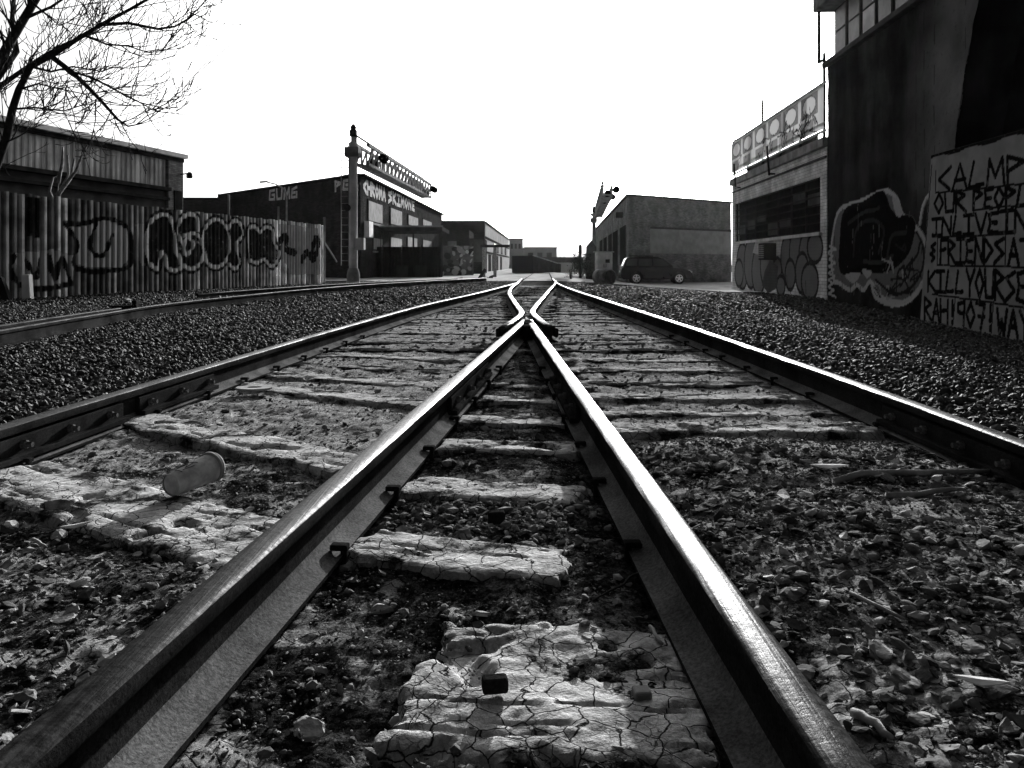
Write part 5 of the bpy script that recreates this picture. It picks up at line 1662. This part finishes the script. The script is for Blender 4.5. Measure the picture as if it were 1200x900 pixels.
def stick(lab, a, b_, r, mat='wood', name='stick', bend=.01):
    def g_(u, v):
        d = FPX * (CAMZ - .015) / (v - V0); p = at(u, v, d); return Vector((p.x, d, 0))
    p, q = g_(*a), g_(*b_)
    rt = thing(name, lab, name, (p.x, p.y, .02))
    pts = []
    for k in range(6):
        f = k / 5; c = p.lerp(q, f); c.z = max(float(soil_h(np.array([c.x]), np.array([c.y]))[0]), .0) + r
        c += Vector((random.uniform(-bend, bend) * min(1, (q - p).length * 3), random.uniform(-bend, bend) * min(1, (q - p).length * 3), 0)) - Vector((p.x, p.y, .02)); pts.append(c)
    m_ = MB(); m_.tube(pts, [r, r * 1.05, r, r * .95, r * .85, r * .6], 7); m_.build('stick_body', M[mat], rt, smooth=True)


stick('long flat grey stick lying across the right rubble', (975, 566), (1158, 560), .012)
stick('second grey stick nearer the camera in the right rubble', (1040, 588), (1130, 580), .01)
stick('dark curved twig in the middle of the right rubble', (1012, 655), (1108, 642), .005, 'bark', 'twig', .02)
stick('pale twig slanting beside the pointed rock', (995, 705), (1058, 732), .005, 'wood', 'twig')
stick('broken stick beside the bottom end of the shiny inner rail', (1000, 842), (1045, 876), .008, 'wood')
stick('thin stick leaning along the foot of the shiny inner rail near the nut', (762, 728), (776, 748), .004, 'wood', 'twig')
stick('thin splinter lying at the left edge of the rubble', (38, 628), (55, 637), .005, 'wood', 'splinter')
stick('dark twig on the soil between the inner rails', (752, 665), (690, 700), .003, 'bark', 'twig')


def leaf(lab, u, v, L, Wd, rz, mat='gpaint', name='dry_leaf'):
    d = FPX * (CAMZ - .02) / (v - V0); p = at(u, v, d)
    g_ = [(-1, 0), (-.6, .5), (0, .9), (.6, .55), (1, 0), (.6, -.5), (0, -.8), (-.6, -.45)]
    V = [(0, 0, .008)] + [(a * L / 2, b_ * Wd / 2, .004 + .006 * abs(a)) for a, b_ in g_] 
    V2 = [(x, y, z - .0025) for x, y, z in V]
    F = [(0, i, i % 8 + 1) for i in range(1, 9)] + [(9, 9 + i % 8 + 1, 9 + i) for i in range(1, 9)] + [(i % 8 + 1, i, 9 + i) for i in range(1, 9)] + [(i % 8 + 1, 9 + i, 9 + i % 8 + 1) for i in range(1, 9)]
    o = npobj(name, np.array(V), np.array(F[:8] + []), M[mat]) if False else npobj(name, np.array(V + V2), np.array(F), M[mat])
    o.location = (p.x, d, max(float(soil_h(np.array([p.x]), np.array([d]))[0]), 0) + .018); o.rotation_euler = (.15, -.1, rz); tag(o, lab, 'leaf' if name == 'dry_leaf' else 'chip')


leaf('pale pointed dry leaf in the lower right rubble', 1150, 816, .09, .03, -.5)
leaf('pale flat wood chip by the grey sticks at right', 918, 588, .09, .05, 1.3, 'gpaint', 'wood_chip')
leaf('long pale chip behind the wood chip on the right ground', 972, 552, .14, .05, -.5, 'gpaint', 'wood_chip')
leaf('small upright looking paper scrap in the right rubble', 988, 645, .05, .025, .9, 'gpaint', 'wood_chip')
leaf('pale curled leaf in the left rubble', 88, 617, .08, .03, .3)

for u, v, lab in ((288, 342, 'white paper scrap on the gravel below the middle of the corrugated fence'), (345, 333, 'crumpled white scrap by the far end of the corrugated fence'),
                  (150, 352, 'grey scrap on the gravel left of the switch block'), (690, 341, 'pale scrap on the right gravel left of the steel drum')):
    d = FPX * (CAMZ - .05) / (v - V0); p = at(u, v, d); g = random.Random(u)
    vs = [(g.uniform(.05, .12) * math.cos(k), g.uniform(.05, .12) * math.sin(k), g.uniform(0, .06)) for k in range(6)]
    b = MB(); b.add(vs + [(x, y, z + .012) for x, y, z in vs] + [(0, 0, .05), (0, 0, .07)], [(12, k, (k + 1) % 6) for k in range(6)] + [(13, 6 + (k + 1) % 6, 6 + k) for k in range(6)] + [(k, (k + 1) % 6, 6 + (k + 1) % 6, 6 + k) for k in range(6)])
    t = thing('paper_scrap', lab, 'litter', (p.x, d, float(gz(p.x, d)) + .03)); b.build('scrap_sheet', M['gpaint'], t)

# ------------------------------------------------------------------ air
q = bpy.data.materials.new('hazy_air'); q.use_nodes = True
_t = q.node_tree; _t.nodes.clear()
_v = _t.nodes.new('ShaderNodeVolumePrincipled'); _v.inputs['Color'].default_value = (.9, .9, .9, 1); _v.inputs['Density'].default_value = .000019; _v.inputs['Anisotropy'].default_value = .8
_o = _t.nodes.new('ShaderNodeOutputMaterial'); _t.links.new(_v.outputs[0], _o.inputs['Volume'])
b = MB(); b.box(-60, 60, -20, 230, -2, 14)
hz = b.build('haze', q); tag(hz, None, None, kind='stuff')
